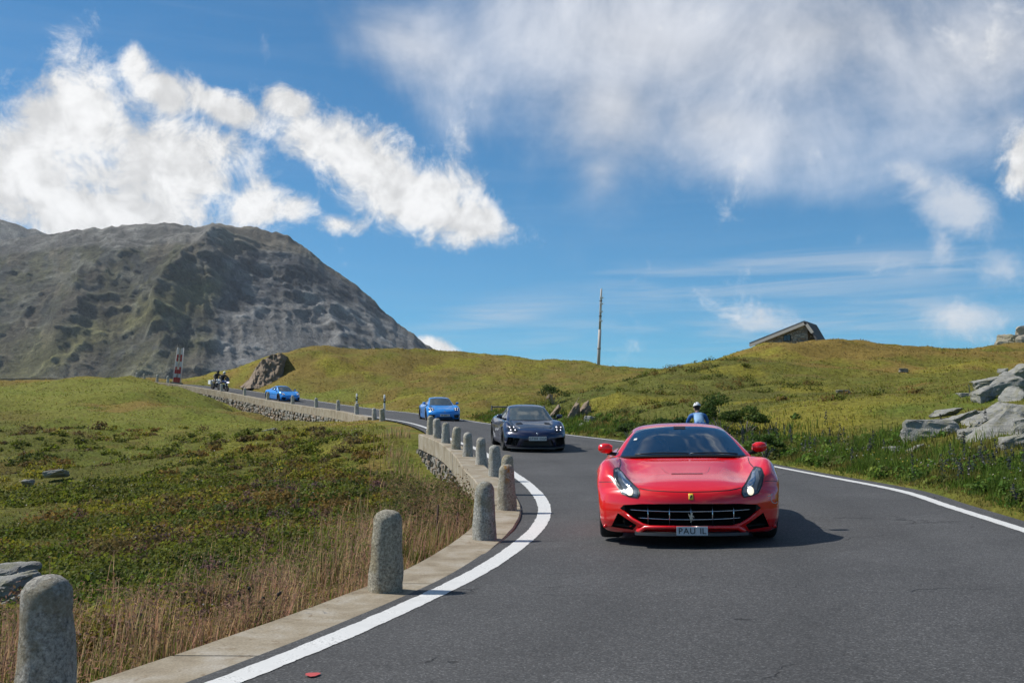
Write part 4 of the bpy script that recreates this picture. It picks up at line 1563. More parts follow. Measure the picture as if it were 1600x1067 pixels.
def boolean_cut(me, cutters, cut_mat):
    """me minus each (V,F); the cut faces take cut_mat"""
    body = bpy.data.objects.new('tmp_body', me)
    COL.objects.link(body)
    tmp = []
    for V, F in cutters:
        cm = mesh('tmp_cut', V, F, cut_mat, False)
        bm = bmesh.new(); bm.from_mesh(cm)
        bmesh.ops.recalc_face_normals(bm, faces=bm.faces)
        bm.to_mesh(cm); bm.free()
        co = bpy.data.objects.new('tmp_cut', cm)
        COL.objects.link(co)
        md = body.modifiers.new('cut', 'BOOLEAN')
        md.operation = 'DIFFERENCE'; md.solver = 'EXACT'; md.object = co
        try: md.material_mode = 'TRANSFER'
        except Exception: pass
        tmp.append(co)
    dg = bpy.context.evaluated_depsgraph_get()
    out = bpy.data.meshes.new_from_object(body.evaluated_get(dg))
    for o in tmp + [body]:
        bpy.data.objects.remove(o)
    if hasattr(out, 'set_sharp_from_angle'): out.set_sharp_from_angle(angle=R(38))
    return out


class Skin:
    """ray helper to lay parts on a body surface"""
    def __init__(self, me):
        bm = bmesh.new(); bm.from_mesh(me)
        self.t = BVHTree.FromBMesh(bm); bm.free()

    def front(self, x, z, off=.0, default=None):
        h = self.t.ray_cast(Vector((x, -3, z)), Vector((0, 1, 0)))
        if h[0] is None: return Vector((x, default if default is not None else .5, z))
        n = h[1] if h[1].y < 0 else -h[1]
        return h[0] + n * off

    def top(self, x, y, off=.0, z0=3):
        h = self.t.ray_cast(Vector((x, y, z0)), Vector((0, 0, -1)))
        if h[0] is None: return Vector((x, y, .6))
        n = h[1] if h[1].z > 0 else -h[1]
        return h[0] + n * off

    def side(self, y, z, sx, off=.0):
        h = self.t.ray_cast(Vector((sx * 3, y, z)), Vector((-sx, 0, 0)))
        if h[0] is None: return Vector((sx * .9, y, z))
        n = h[1] if h[1].x * sx > 0 else -h[1]
        return h[0] + n * off


def in_poly(x, z, poly):
    r = False
    for i in range(len(poly)):
        x1, z1 = poly[i]; x2, z2 = poly[i - 1]
        if (z1 > z) != (z2 > z) and x < (x2 - x1) * (z - z1) / (z2 - z1) + x1: r = not r
    return r


def patch(proj, poly, off, rings=6, thick=True):
    """fan of rings filling a (roughly convex) polygon, laid on the body by proj(a,b,off); rim drops into the body"""
    pts = []
    n0 = len(poly)
    for i in range(n0):
        a, b = poly[i], poly[(i + 1) % n0]
        for k in range(4):
            t = k / 4
            pts.append((a[0] + (b[0] - a[0]) * t, a[1] + (b[1] - a[1]) * t))
    n = len(pts)
    cx, cz = sum(p[0] for p in pts) / n, sum(p[1] for p in pts) / n
    V = [proj(p[0], p[1], -.012) for p in pts] + [proj(p[0], p[1], off) for p in pts]
    for r in range(1, rings):
        k = 1 - r / rings
        V += [proj(cx + (p[0] - cx) * k, cz + (p[1] - cz) * k, off) for p in pts]
    V.append(proj(cx, cz, off))
    F = []
    for r in range(rings):
        for i in range(n):
            F.append((r * n + i, r * n + (i + 1) % n, (r + 1) * n + (i + 1) % n, (r + 1) * n + i))
    for i in range(n):
        F.append((rings * n + i, rings * n + (i + 1) % n, len(V) - 1))
    return V, F


def strip(proj, line, w, off, sub=5):
    """thin ribbon along a polyline laid on the body"""
    P = []
    for i in range(len(line) - 1):
        for k in range(sub):
            t = k / sub
            P.append((line[i][0] + (line[i + 1][0] - line[i][0]) * t, line[i][1] + (line[i + 1][1] - line[i][1]) * t))
    P.append(line[-1])
    V, F = [], []
    for i, p in enumerate(P):
        a, b = P[max(i - 1, 0)], P[min(i + 1, len(P) - 1)]
        d = math.hypot(b[0] - a[0], b[1] - a[1]) or 1
        nx, nz = -(b[1] - a[1]) / d * w / 2, (b[0] - a[0]) / d * w / 2
        V += [proj(p[0] + nx, p[1] + nz, off), proj(p[0] - nx, p[1] - nz, off)]
    F = [(2 * i, 2 * i + 1, 2 * i + 3, 2 * i + 2) for i in range(len(P) - 1)]
    return V, F


def text_mesh(name, body, size, mt, extrude=.002):
    cu = bpy.data.curves.new(name, 'FONT')
    cu.body = body; cu.size = size; cu.extrude = extrude
    cu.align_x = 'CENTER'; cu.align_y = 'CENTER'
    o = bpy.data.objects.new(name, cu); COL.objects.link(o)
    dg = bpy.context.evaluated_depsgraph_get()
    me = bpy.data.meshes.new_from_object(o.evaluated_get(dg))
    bpy.data.objects.remove(o); bpy.data.curves.remove(cu)
    me.name = name
    me.materials.clear(); me.materials.append(mt)
    return me


def letters(plate, text, size, y, z):
    me = [text_mesh('letter', ch, size, MAT['trim']) if ch != ' ' else None for ch in text]
    ws = [size * .34 if m is None else max(v.co.x for v in m.vertices) - min(v.co.x for v in m.vertices) for m in me]
    gap = size * .13
    x = -(sum(ws) + gap * (len(ws) - 1)) / 2
    for m, w in zip(me, ws):
        if m is not None:
            link('letter', m, plate, (x + w / 2, y, z), (math.pi / 2, 0, 0))
        x += w + gap


def wheel(root, x, y, r, w, sx, rim_mat, spokes=10):
    """wheel on the side sx (+1 right of the picture), axle along x"""
    e = link('wheel', None, root, (x, y, r))
    t = w / 2
    prof = [(r * .66, -t), (r * .9, -t), (r * .975, -t * .86), (r, -t * .6), (r, t * .6), (r * .975, t * .86), (r * .9, t), (r * .66, t), (r * .64, t * .6), (r * .64, -t * .6)]
    v, f = lathe_data(prof, 36, 'x'); f = f[:-2]
    f += [((len(prof) - 1) * 36 + k, (len(prof) - 1) * 36 + (k + 1) % 36, (k + 1) % 36, k) for k in range(36)]
    obj('tyre', v, f, MAT['tyre'], e)
    parts = [lathe_data([(r * .66, t * .55 * sx), (r * .60, t * .62 * sx), (r * .60, -t * .6 * sx), (r * .645, -t * .6 * sx)], 36, 'x')]
    parts[0] = (parts[0][0], parts[0][1][:-2])
    for k in range(spokes):
        a = 2 * math.pi * k / spokes
        c, s_ = math.cos(a), math.sin(a)
        wd = r * .05
        pr = []
        for rr, h in ((r * .10, .30), (r * .62, .62)):
            for side in (-1, 1):
                pr.append((t * h * sx + .0, rr * c - side * wd * s_, rr * s_ + side * wd * c))
        q = [(p[0] - .03 * sx, p[1], p[2]) for p in pr]
        parts.append((pr + q, [(0, 1, 3, 2), (4, 6, 7, 5), (0, 2, 6, 4), (1, 5, 7, 3)]))
    parts.append(lathe_data([(r * .15, t * .1 * sx), (r * .15, t * .36 * sx), (r * .05, t * .38 * sx)], 14, 'x'))
    v, f = join(*parts)
    obj('rim', v, f, rim_mat, e, False)
    v, f = lathe_data([(r * .50, t * .02 * sx), (r * .50, t * .10 * sx)], 28, 'x')
    obj('brake_disc', v, f, MAT['chrome'], e, False)
    return e


class Cabin:
    """greenhouse: lateral 3D curves (half, centre->edge->belt) lofted front to rear"""
    def __init__(self, curves):
        self.c = np.array(curves, float)
        self.n, self.m = self.c.shape[:2]
        self.ext = np.concatenate([self.c[:, 2:0:-1] * [-1, 1, 1], self.c], 1)

    def at(self, u, v):
        Wu, Wv = crw(u, self.n), crw(np.abs(v) + 2, self.m + 2)
        S = np.einsum('ui,ijk,vj->uvk', Wu, self.ext, Wv)
        S[:, :, 0] *= np.where(np.asarray(v) < 0, -1, 1)[None]
        return S

    def panel(self, u0, u1, v0, v1, off, nu=14, nv=14, taper=None):
        u, v = np.linspace(u0, u1, nu), np.linspace(v0, v1, nv)
        S = self.at(u, v)
        if off:
            du = self.at(u + 1e-3, v) - self.at(u - 1e-3, v)
            dv = self.at(u, v + 1e-3) - self.at(u, v - 1e-3)
            nrm = np.cross(du, dv)
            nrm /= np.linalg.norm(nrm, axis=2)[:, :, None] + 1e-9
            c = np.array([0, 2.2, .6])
            sgn = np.sign(((S - c) * nrm).sum(2))[:, :, None]
            S = S + nrm * sgn * off
        return S.reshape(-1, 3), grid_faces(nu, nv)


def mirror_unit(root, paint, x, y, z, sx, w=.16):
    e = link('door_mirror', None, root, (x, y, z))
    V, F = [], []
    sec = [(-.5, .55), (-.25, .95), (.1, 1.0), (.4, .8), (.52, .45)]
    n = 14
    for i, (t, k) in enumerate(sec):
        for j in range(n):
            a = 2 * math.pi * j / n
            ca, sa = math.cos(a), math.sin(a)
            V.append((t * w * sx, .075 * k * math.copysign(abs(ca) ** .8, ca) - .02 * k, .062 * k * math.copysign(abs(sa) ** .8, sa) + .004 * t))
    for i in range(len(sec) - 1):
        for j in range(n):
            F.append((i * n + j, i * n + (j + 1) % n, (i + 1) * n + (j + 1) % n, (i + 1) * n + j))
    F += [tuple(range(n)), tuple((len(sec) - 1) * n + j for j in range(n))]
    obj('shell', V, F, paint, e)
    v, f = box_data(0, .055, .0, w * .8, .02, .085)
    obj('mirror_glass', v, f, MAT['glass'], e, False)
    v, f = tube_data([(-.02 * sx, 0, -.055), (-.14 * sx, .02, -.075), (-.22 * sx, .04, -.085)], .022, 8)
    obj('stalk', v, f, MAT['trim'], e)
    return e


# ---- the red grand tourer
def red_car():
    nose = at(1077.5, 677, 10.5)
    root = empty('sports_car', (1.845, 10.95, .045), (R(.4), R(-.6), -math.atan2(.11, .994)))
    tag(root, 'red grand tourer with lit headlights in the foreground', 'car')
    paint = car_paint('red_paint', (.74, .004, .007), .26, 0, .85)
    MAT['crease'] = car_paint('red_crease', (.30, .002, .004), .4)
    P = lambda zb, wb, s1, s2, s3, sh, cr, va, mi, c: [(0, zb), (wb * .6, zb), (wb, zb), s1, s2, s3, sh, cr, va, mi, (0, c)]
    st = [
        (0.00, P(.13, .80, (.885, .20), (.915, .30), (.915, .42), (.87, .52), (.76, .562), (.56, .575), (.28, .572), .570)),
        (0.12, P(.115, .83, (.92, .20), (.945, .31), (.952, .45), (.925, .57), (.80, .62), (.58, .608), (.30, .606), .605)),
        (0.35, P(.11, .85, (.945, .20), (.965, .32), (.976, .49), (.965, .645), (.84, .728), (.60, .642), (.33, .655), .660)),
        (0.65, P(.11, .85, (.95, .20), (.97, .34), (.985, .54), (.978, .71), (.855, .815), (.61, .676), (.34, .708), .716)),
        (0.95, P(.12, .85, (.945, .20), (.968, .34), (.985, .56), (.982, .75), (.86, .870), (.61, .724), (.36, .768), .778)),
        (1.25, P(.12, .85, (.925, .20), (.95, .34), (.96, .52), (.945, .71), (.82, .876), (.63, .798), (.37, .832), .842)),
        (1.55, P(.12, .84, (.90, .20), (.92, .34), (.935, .52), (.915, .70), (.80, .865), (.64, .868), (.36, .880), .885)),
        (2.10, P(.12, .82, (.875, .20), (.885, .34), (.915, .52), (.905, .70), (.80, .860), (.60, .87), (.30, .88), .88)),
        (2.80, P(.12, .83, (.89, .20), (.905, .34), (.935, .52), (.93, .71), (.81, .870), (.60, .88), (.30, .89), .89)),
        (3.45, P(.13, .85, (.94, .20), (.96, .34), (.975, .53), (.97, .74), (.83, .900), (.60, .90), (.30, .90), .90)),
        (3.95, P(.16, .84, (.94, .24), (.96, .36), (.97, .54), (.955, .77), (.81, .920), (.60, .93), (.30, .94), .94)),
        (4.35, P(.20, .80, (.90, .28), (.925, .40), (.93, .56), (.91, .78), (.78, .915), (.60, .93), (.30, .94), .94)),
        (4.58, P(.26, .70, (.80, .32), (.84, .44), (.85, .58), (.83, .76), (.74, .860), (.56, .88), (.28, .89), .89)),
    ]
    V, F = loft_body(st)
    x, y, z = V[:, 0].copy(), V[:, 1].copy(), V[:, 2].copy()
    w = np.clip(1 - y / 1.15, 0, 1) ** 1.4
    B = np.interp(z, [.10, .17, .24, .35, .44, .52, .575], [.15, .07, .025, 0, .008, .035, .085])
    V[:, 1] = y + .50 * (np.abs(x) / .97) ** 2.7 * w + B * np.clip(1 - y / .30, 0, 1)
    V[:, 1] -= .22 * (np.abs(x) / .97) ** 2.6 * np.clip((y - 3.9) / .68, 0, 1)
    me = mesh('body', V, F, paint)
    RF, RR = .345, .358
    cut = []
    for yy, r in ((.955, .392), (3.675, .402)):
        for sx in (-1, 1):
            v, f = lathe_data([(r, .69 * sx), (r, 1.2 * sx)], 40, 'x')
            cut.append(([(a, b + yy, c + .345) for a, b, c in v], f))
    grille = [(-.73, .375), (-.69, .412), (-.50, .430), (0, .436), (.50, .430), (.69, .412), (.73, .375), (.62, .29), (.51, .222), (.43, .198), (0, .190), (-.43, .198), (-.51, .222), (-.62, .29)]
    cut.append(prism(grille, -.5, .26))
    for sx in (-1, 1):
        cut.append(prism([(sx * .755, .325), (sx * .56, .205), (sx * .60, .150), (sx * .83, .168)], -.5, .60))
    cut.append(prism([(-.47, .188), (.47, .188), (.40, .165), (-.40, .165)], -.5, .30))
    me = boolean_cut(me, cut, MAT['trim'])
    body = link('body', me, root)
    sk = Skin(me)
    fr = sk.front
    # grille: chrome bars inside the opening
    gr = obj('grille', *box_data(0, .25, .31, 1.36, .012, .22), MAT['mesh_black'], root, False)
    for zz, hw in ((.362, .68), (.280, .54)):
        v, f = tube_data([(xx, fr(xx, .465).y + .035 + .03, zz - .012 * (1 - (xx / hw) ** 2)) for xx in np.linspace(-hw, hw, 15)], .0068, 6)
        obj('grille_bar', v, f, MAT['chrome'], gr)
    for xx, z0, z1 in ((-.44, .200, .428), (-.22, .192, .432), (0, .190, .434), (.22, .192, .432), (.44, .200, .428)):
        v, f = tube_data([(xx, fr(xx, .465).y + .06, z0), (xx, fr(xx, .465).y + .06, z1)], .0055, 6)
        obj('grille_bar', v, f, MAT['chrome'], gr)
    # rearing horse emblem in the grille
    hp = [(-.25, -1), (-.05, -1), (0, -.55), (.18, -.35), (.30, -.75), (.42, -.72), (.36, -.2), (.22, .05), (.50, .0), (.62, -.2), (.70, -.12), (.58, .18), (.30, .28), (.22, .45), (.40, .62), (.30, .78), (.12, .72), (.05, .98), (-.08, .80),
          (-.14, .45), (-.30, .20), (-.42, .30), (-.62, .62), (-.72, .55), (-.60, .15), (-.42, -.05), (-.40, -.35), (-.15, -.60)]
    bm = bmesh.new()
    vs = [bm.verts.new((a * .042, .045, .30 + b * .055)) for a, b in hp]
    fc = bm.faces.new(vs)
    ex = bmesh.ops.extrude_face_region(bm, geom=[fc])
    bmesh.ops.translate(bm, verts=[g for g in ex['geom'] if isinstance(g, bmesh.types.BMVert)], vec=(0, -.012, 0))
    bmesh.ops.triangulate(bm, faces=bm.faces)
    hm = bpy.data.meshes.new('emblem'); bm.to_mesh(hm); bm.free(); hm.materials.append(MAT['chrome'])
    link('emblem', hm, gr)
    # yellow badge with dark figure
    bd = obj('badge', *patch(fr, [(-.024, .475), (.024, .475), (.024, .535), (-.024, .535)], .004, 2), MAT['yellow'], root)
    obj('badge_figure', *patch(fr, [(-.008, .487), (.006, .490), (.012, .515), (.002, .526), (-.010, .508)], .006, 2), MAT['trim'], bd)
    # headlights
    for sx in (-1, 1):
        poly = [(sx * a, b) for a, b in ((.795, .765), (.755, .775), (.66, .675), (.535, .575), (.525, .535), (.545, .490), (.63, .503), (.705, .525), (.76, .60), (.795, .70))]
        hl = obj('headlight', *patch(fr, poly, .005, 8), MAT['lamp_grey'], root)
        obj('dark_reflector', *patch(fr, [(sx * a, b) for a, b in ((.788, .752), (.762, .762), (.745, .66), (.70, .585), (.69, .535), (.75, .60), (.785, .70))], .008, 4), MAT['lamp_dark'], hl)
        obj('light_strip', *patch(fr, [(sx * a, b) for a, b in ((.735, .735), (.715, .735), (.665, .665), (.60, .612), (.605, .585), (.66, .605), (.70, .65))], .010, 4), MAT['chrome'], hl)
        c = (sx * .622, .548)
        obj('lamp', *patch(fr, [(c[0] + .034 * math.cos(k / 12 * 6.283), c[1] + .040 * math.sin(k / 12 * 6.283)) for k in range(12)], .013, 4), MAT['lamp_on'], hl)
        obj('seal', *strip(fr, poly + [poly[0]], .011, .007), MAT['trim'], hl)
    # bonnet shut line, slot, side cuts
    lines = [[(-.53, .585), (-.40, .565), (-.2, .555), (0, .552), (.2, .555), (.40, .565), (.53, .585)]]
    v, f = join(*[strip(fr, l, .007, .0015) for l in lines])
    obj('shut_line', v, f, MAT['trim'], body)
    tp = sk.top
    for sx in (-1, 1):
        obj('shut_line', *strip(tp, [(sx * .755, .66), (sx * .735, .85), (sx * .72, 1.1), (sx * .735, 1.38)], .008, .0015), MAT['trim'], body)
        obj('shut_line', *strip(fr, [(sx * .80, .640), (sx * .88, .638), (sx * .955, .632)], .006, .0015), MAT['trim'], body)
    slot = obj('bonnet_vent', *strip(tp, [(-.17, .64), (-.1, .634), (.1, .634), (.17, .64)], .026, .004), MAT['trim'], body)
    for sx in (-1, 1):
        obj('bonnet_crease', *strip(tp, [(sx * .19, .645), (sx * .235, .76), (sx * .27, .95)], .006, .001), MAT['crease'], body)
    # scratch on the left front wing as seen by the driver
    obj('scratch', *strip(fr, [(.815, .487), (.85, .492), (.868, .512), (.862, .480), (.85, .445), (.868, .418), (.905, .408), (.925, .425)], .006, .002, 3), MAT['plate'], body)
    # lower lip, splitter, plate
    for sx in (-1, 1):
        pts = [(sx * .895, fr(.88 * sx, .19).y + .03, .165), (sx * .80, fr(.79 * sx, .19).y - .03, .135), (sx * .60, fr(.60 * sx, .19).y - .05, .128), (sx * .52, fr(.52 * sx, .19).y - .055, .150), (sx * .47, fr(.46 * sx, .2).y - .05, .190), (sx * .30, .0, .197), (0, -.012, .195)]
        v, f = tube_data(pts, [.020, .034, .036, .032, .024, .018, .017], 8)
        obj('lower_lip', v, f, paint, root)
        pts = [(sx * .71, fr(.74 * sx, .40).y - .004, .352), (sx * .60, fr(.6 * sx, .465).y, .268), (sx * .50, fr(.5 * sx, .465).y - .01, .215), (sx * .42, fr(.42 * sx, .465).y - .005, .200)]
        v, f = tube_data(pts, [.012, .016, .017, .015], 8)
        obj('intake_blade', v, f, paint, root)
    sp = [(x_, fr(min(x_, .8), .19).y - .07, .115) for x_ in np.linspace(-.80, .80, 17)]
    sp = [(x_, max(-.06, .40 * (abs(x_) / .9) ** 2.6 - .05), .112) for x_ in np.linspace(-.58, .58, 19)]
    V2 = []
    for x_, y_, z_ in sp:
        V2 += [(x_, y_, z_), (x_, y_ + .005, z_ + .028), (x_, y_ + .35, z_ + .034), (x_, y_ + .35, z_ - .004)]
    F2 = [tuple(q) for q in grid_faces(19, 4)] + [(i * 4 + 3, (i + 1) * 4 + 3, (i + 1) * 4, i * 4) for i in range(18)]
    obj('splitter', V2, F2, MAT['carbon'], root, False)
    pl = obj('number_plate', *box_data(0, -.052, .165, .315, .016, .088), MAT['plate'], root, False)
    letters(pl, 'PAU IL', .086, -.062, .163)
    # cabin
    cab = Cabin([
        [(0, 1.36, .875), (.42, 1.40, .872), (.775, 1.53, .862), (.80, 1.57, .85), (.815, 1.62, .84)],
        [(0, 1.66, 1.012), (.385, 1.70, 1.004), (.705, 1.80, .974), (.765, 1.87, .91), (.82, 1.90, .845)],
        [(0, 1.98, 1.145), (.345, 2.00, 1.134), (.63, 2.06, 1.086), (.72, 2.12, .97), (.82, 2.14, .85)],
        [(0, 2.28, 1.235), (.31, 2.28, 1.224), (.555, 2.30, 1.172), (.685, 2.36, 1.02), (.815, 2.38, .855)],
        [(0, 2.70, 1.268), (.30, 2.70, 1.258), (.545, 2.70, 1.205), (.68, 2.74, 1.04), (.82, 2.74, .862)],
        [(0, 3.15, 1.235), (.29, 3.15, 1.224), (.53, 3.15, 1.172), (.67, 3.15, 1.03), (.82, 3.15, .875)],
        [(0, 3.65, 1.12), (.28, 3.65, 1.11), (.51, 3.62, 1.07), (.66, 3.58, .99), (.82, 3.56, .89)],
        [(0, 4.20, .955), (.27, 4.18, .95), (.50, 4.12, .935), (.66, 4.02, .925), (.81, 3.95, .90)]])
    v, f = cab.panel(0, 7, -4, 4, 0, 141, 129)
    uu, vv = np.linspace(0, 7, 141), np.linspace(-4, 4, 129)
    keep = []
    for q in f:
        i, j = divmod(int(min(q)), 129)
        if .12 < uu[i] + .025 < 2.84 and abs(vv[j] + .03) < 1.84: continue
        keep.append(q)
    obj('cabin', v, keep, paint, root)
    obj('windscreen', *cab.panel(.10, 2.86, -1.86, 1.86, .004, 18, 24), MAT['screen'], root)
    v, f = cab.panel(.1, 7, -3.9, 3.9, -.02, 60, 60)
    uu, vv = np.linspace(.1, 7, 60), np.linspace(-3.9, 3.9, 60)
    keep = [q for q in f if not (uu[int(min(q)) // 60] < 2.95 and abs(vv[int(min(q)) % 60] + .065) < 1.9)]
    obj('headlining', v, keep, MAT['trim'], root)
    dv = []
    for y_, z_, w_ in ((1.38, .882, .62), (1.55, .905, .72), (1.80, .935, .74), (1.92, .915, .74), (1.96, .86, .74), (3.3, .905, .74)):
        dv += [(x_ * w_, y_ + (.10 * x_ * x_ if y_ < 1.6 else 0), z_ + (0 if abs(x_) < 1 else -.02)) for x_ in np.linspace(-1, 1, 9)]
    obj('dashboard', dv, grid_faces(6, 9), MAT['interior'], root)
    for sx in (-1, 1):
        sv_, sf_ = [], []
        for z_, hw, th in ((.84, .23, .10), (.98, .24, .10), (1.06, .20, .09), (1.09, .11, .07), (1.15, .11, .06), (1.17, .07, .04)):
            sv_ += [(sx * .36 + hw * math.cos(t), 2.42 + (z_ - .84) * .35 + th * math.sin(t), z_) for t in np.linspace(0, 2 * math.pi, 13)[:-1]]
        sf_ = [(i * 12 + j, i * 12 + (j + 1) % 12, (i + 1) * 12 + (j + 1) % 12, (i + 1) * 12 + j) for i in range(5) for j in range(12)] + [tuple(60 + j for j in range(12))]
        obj('seat', sv_, sf_, MAT['seat'], root)
    ring = [(-.36 + .175 * math.cos(t), 2.0 + .06 * math.sin(t), .93 + .165 * math.sin(t)) for t in np.linspace(0, 2 * math.pi, 25)]
    sw = obj('steering_wheel', *tube_data(ring, .014, 6), MAT['interior'], root)
    obj('spoke', *tube_data([(-.52, 2.0, .94), (-.36, 1.99, .92), (-.20, 2.0, .94)], .016, 6), MAT['interior'], sw)
    obj('rear_window', *cab.panel(5.3, 6.7, -1.7, 1.7, .005), MAT['glass'], root)
    for sx in (-1, 1):
        v, f = cab.panel(2.35, 5.3, sx * 2.18, sx * 3.7, .005)
        obj('side_window', v, f, MAT['glass'], root)
    # shaded screen band, mirror, wipers
    obj('interior_mirror', *cab.panel(2.42, 2.80, -.22, .22, .008, 6, 8), MAT['trim'], root)
    obj('cowl', *cab.panel(.0, .12, -1.95, 1.95, .008, 4, 20), MAT['trim'], root)
    for a0, a1 in ((-1.35, .15), (.2, 1.55)):
        pts = [cab.at(np.array([.16 + .08 * math.sin(t * math.pi)]), np.array([a0 + (a1 - a0) * t]))[0, 0] + np.array([0, -.012, .014]) for t in np.linspace(0, 1, 8)]
        v, f = tube_data(pts, .009, 6)
        obj('wiper', v, f, MAT['trim'], root)
    obj('sticker', *patch(lambda a, b, o: Vector(cab.at(np.array([b]), np.array([a]))[0, 0]) + Vector((0, -.006, .006)), [(-1.62, 1.55), (-1.50, 1.55), (-1.50, 1.72), (-1.62, 1.72)], .0, 2), MAT['white_plastic'], root)
    for sx in (-1, 1):
        mirror_unit(root, paint, sx * .905, 1.72, .975, sx, .165)
        wheel(root, sx * .835, .955, RF, .25, sx, MAT['rim_dark'])
        wheel(root, sx * .80, 3.675, RR, .31, sx, MAT['rim_dark'])
    # tail lights
    for sx in (-1, 1):
        v, f = lathe_data([(.075, 0), (.07, .02)], 18)
        obj('tail_light', [(a + sx * .6, 4.545 + c, b + .72) for a, b, c in v], f, paint, root)
    return root


red_car()


# ---- mid-engined coupes
def coupe(kind, loc, rear_dir, paint, label, pitch=0.0, roll=0.0, plate_text=None, group=None):
    gt = kind == 'gt'
    root = empty('sports_car', loc, (pitch, roll, -math.atan2(rear_dir[0], rear_dir[1])))
    tag(root, label, 'car', group)
    P = lambda zb, wb, s1, s2, s3, sh, cr, va, mi, c: [(0, zb), (wb * .6, zb), (wb, zb), s1, s2, s3, sh, cr, va, mi, (0, c)]
    st = [
        (0.00, P(.15, .70, (.78, .22), (.82, .32), (.82, .42), (.79, .50), (.70, .555), (.50, .565), (.25, .567), .568)),
        (0.14, P(.13, .76, (.84, .21), (.87, .32), (.87, .44), (.85, .545), (.75, .635), (.52, .615), (.27, .614), .614)),
        (0.42, P(.12, .79, (.87, .20), (.89, .33), (.90, .48), (.885, .62), (.77, .755), (.55, .672), (.30, .676), .682)),
        (0.72, P(.12, .80, (.88, .20), (.90, .34), (.91, .52), (.90, .70), (.77, .836), (.57, .735), (.32, .745), .752)),
        (1.02, P(.13, .80, (.875, .20), (.89, .34), (.905, .52), (.895, .71), (.77, .860), (.58, .792), (.33, .805), .812)),
        (1.35, P(.13, .79, (.85, .20), (.865, .34), (.88, .52), (.87, .69), (.76, .852), (.60, .850), (.34, .862), .866)),
        (1.90, P(.13, .78, (.83, .20), (.845, .34), (.865, .52), (.86, .69), (.76, .845), (.58, .86), (.30, .87), .87)),
        (2.60, P(.13, .80, (.855, .20), (.87, .34), (.895, .52), (.89, .70), (.77, .862), (.58, .88), (.30, .89), .89)),
        (3.05, P(.13, .82, (.90, .20), (.915, .34), (.925, .53), (.915, .73), (.78, .885), (.58, .90), (.30, .91), .91)),
        (3.50, P(.15, .82, (.91, .22), (.925, .36), (.93, .55), (.915, .75), (.77, .895), (.58, .91), (.30, .92), .92)),
        (4.00, P(.20, .78, (.87, .28), (.89, .40), (.89, .58), (.865, .76), (.74, .865), (.56, .88), (.28, .89), .89)),
        (4.34, P(.28, .66, (.74, .34), (.77, .44), (.77, .58), (.74, .70), (.64, .780), (.48, .80), (.24, .81), .81)),
    ]
    V, F = loft_body(st, ku=6, kv=5)
    x, y, z = V[:, 0].copy(), V[:, 1].copy(), V[:, 2].copy()
    w = np.clip(1 - y / 1.05, 0, 1) ** 1.4
    B = np.interp(z, [.12, .20, .30, .42, .50, .57], [.12, .04, .0, .0, .03, .09])
    V[:, 1] = y + .46 * (np.abs(x) / .9) ** 2.5 * w + B * np.clip(1 - y / .30, 0, 1)
    V[:, 1] -= .30 * (np.abs(x) / .9) ** 2.4 * np.clip((y - 3.6) / .7, 0, 1)
    me = mesh('body', V, F, paint)
    cut = []
    for yy, r in ((.90, .375), (3.38, .385)):
        for sx in (-1, 1):
            v, f = lathe_data([(r, .63 * sx), (r, 1.2 * sx)], 32, 'x')
            cut.append(([(a, b + yy, c + .335) for a, b, c in v], f))
    if gt:
        cut.append(prism([(-.42, .355), (.42, .355), (.50, .175), (-.50, .175)], -.5, .25))
        for sx in (-1, 1):
            cut.append(prism([(sx * .49, .40), (sx * .80, .425), (sx * .85, .21), (sx * .57, .18)], -.5, .55))
    else:
        cut.append(prism([(-.40, .25), (.40, .25), (.44, .18), (-.44, .18)], -.5, .2))
        for sx in (-1, 1):
            cut.append(prism([(sx * .50, .36), (sx * .78, .38), (sx * .80, .22), (sx * .54, .20)], -.5, .50))
    me = boolean_cut(me, cut, MAT['trim'])
    body = link('body', me, root)
    sk = Skin(me)
    fr, tp = sk.front, sk.top
    for sx in (-1, 1):
        # headlights on the wing fronts
        c = (sx * .665, .655)
        poly = [(c[0] + sx * (.135 * math.cos(t) + .035 * math.sin(t)), c[1] + .098 * math.sin(t)) for t in np.linspace(0, 2 * math.pi, 13)[:-1]]
        hl = obj('headlight', *patch(fr, poly, .005, 6), MAT['lamp_dark'] if gt else MAT['lamp_grey'], root)
        for dx in (-.055, .06):
            for dz in (-.035, .038):
                q = (c[0] + sx * (dx + dz * .3), c[1] + dz)
                obj('lamp', *patch(fr, [(q[0] + .015 * math.cos(k / 8 * 6.283), q[1] + .014 * math.sin(k / 8 * 6.283)) for k in range(8)], .010, 2), MAT['drl_on'], hl)
        # side air intake behind the door
        sd = lambda a, b, o, s=sx: sk.side(a, b, s, o)
        obj('side_intake', *patch(sd, [(2.72, .42), (2.86, .40), (2.98, .68), (2.84, .70)], .004, 3), MAT['trim'], root)
        obj('sill', *strip(sd, [(1.28, .16), (2.0, .16), (3.0, .17)], .07, .006), MAT['trim'], root)
        obj('intake_slat', *strip(fr, [(sx * .53, .30), (sx * .66, .315), (sx * .79, .33)], .02, .012), MAT['carbon'], root)
        mirror_unit(root, paint, sx * .90, 1.62, .955, sx, .16)
        wheel(root, sx * .775, .90, .335, .245, sx, MAT['rim_dark'])
        wheel(root, sx * .775, 3.38, .345, .29, sx, MAT['rim_dark'])
        v, f = lathe_data([(.03, 0), (.03, .10)], 12, 'z')
        obj('exhaust', [(a + sx * .10, 4.28 + c_, b + .30) for a, b, c_ in v], f, MAT['chrome'], root)
        sb = lambda a, b, o: sk.t.ray_cast(Vector((a, 8, b)), Vector((0, -1, 0)))[0] + Vector((0, o, 0))
        obj('tail_light', *patch(sb, [(sx * .40, .70), (sx * .66, .71), (sx * .66, .65), (sx * .40, .66)], .006, 2), MAT['tail'], root)
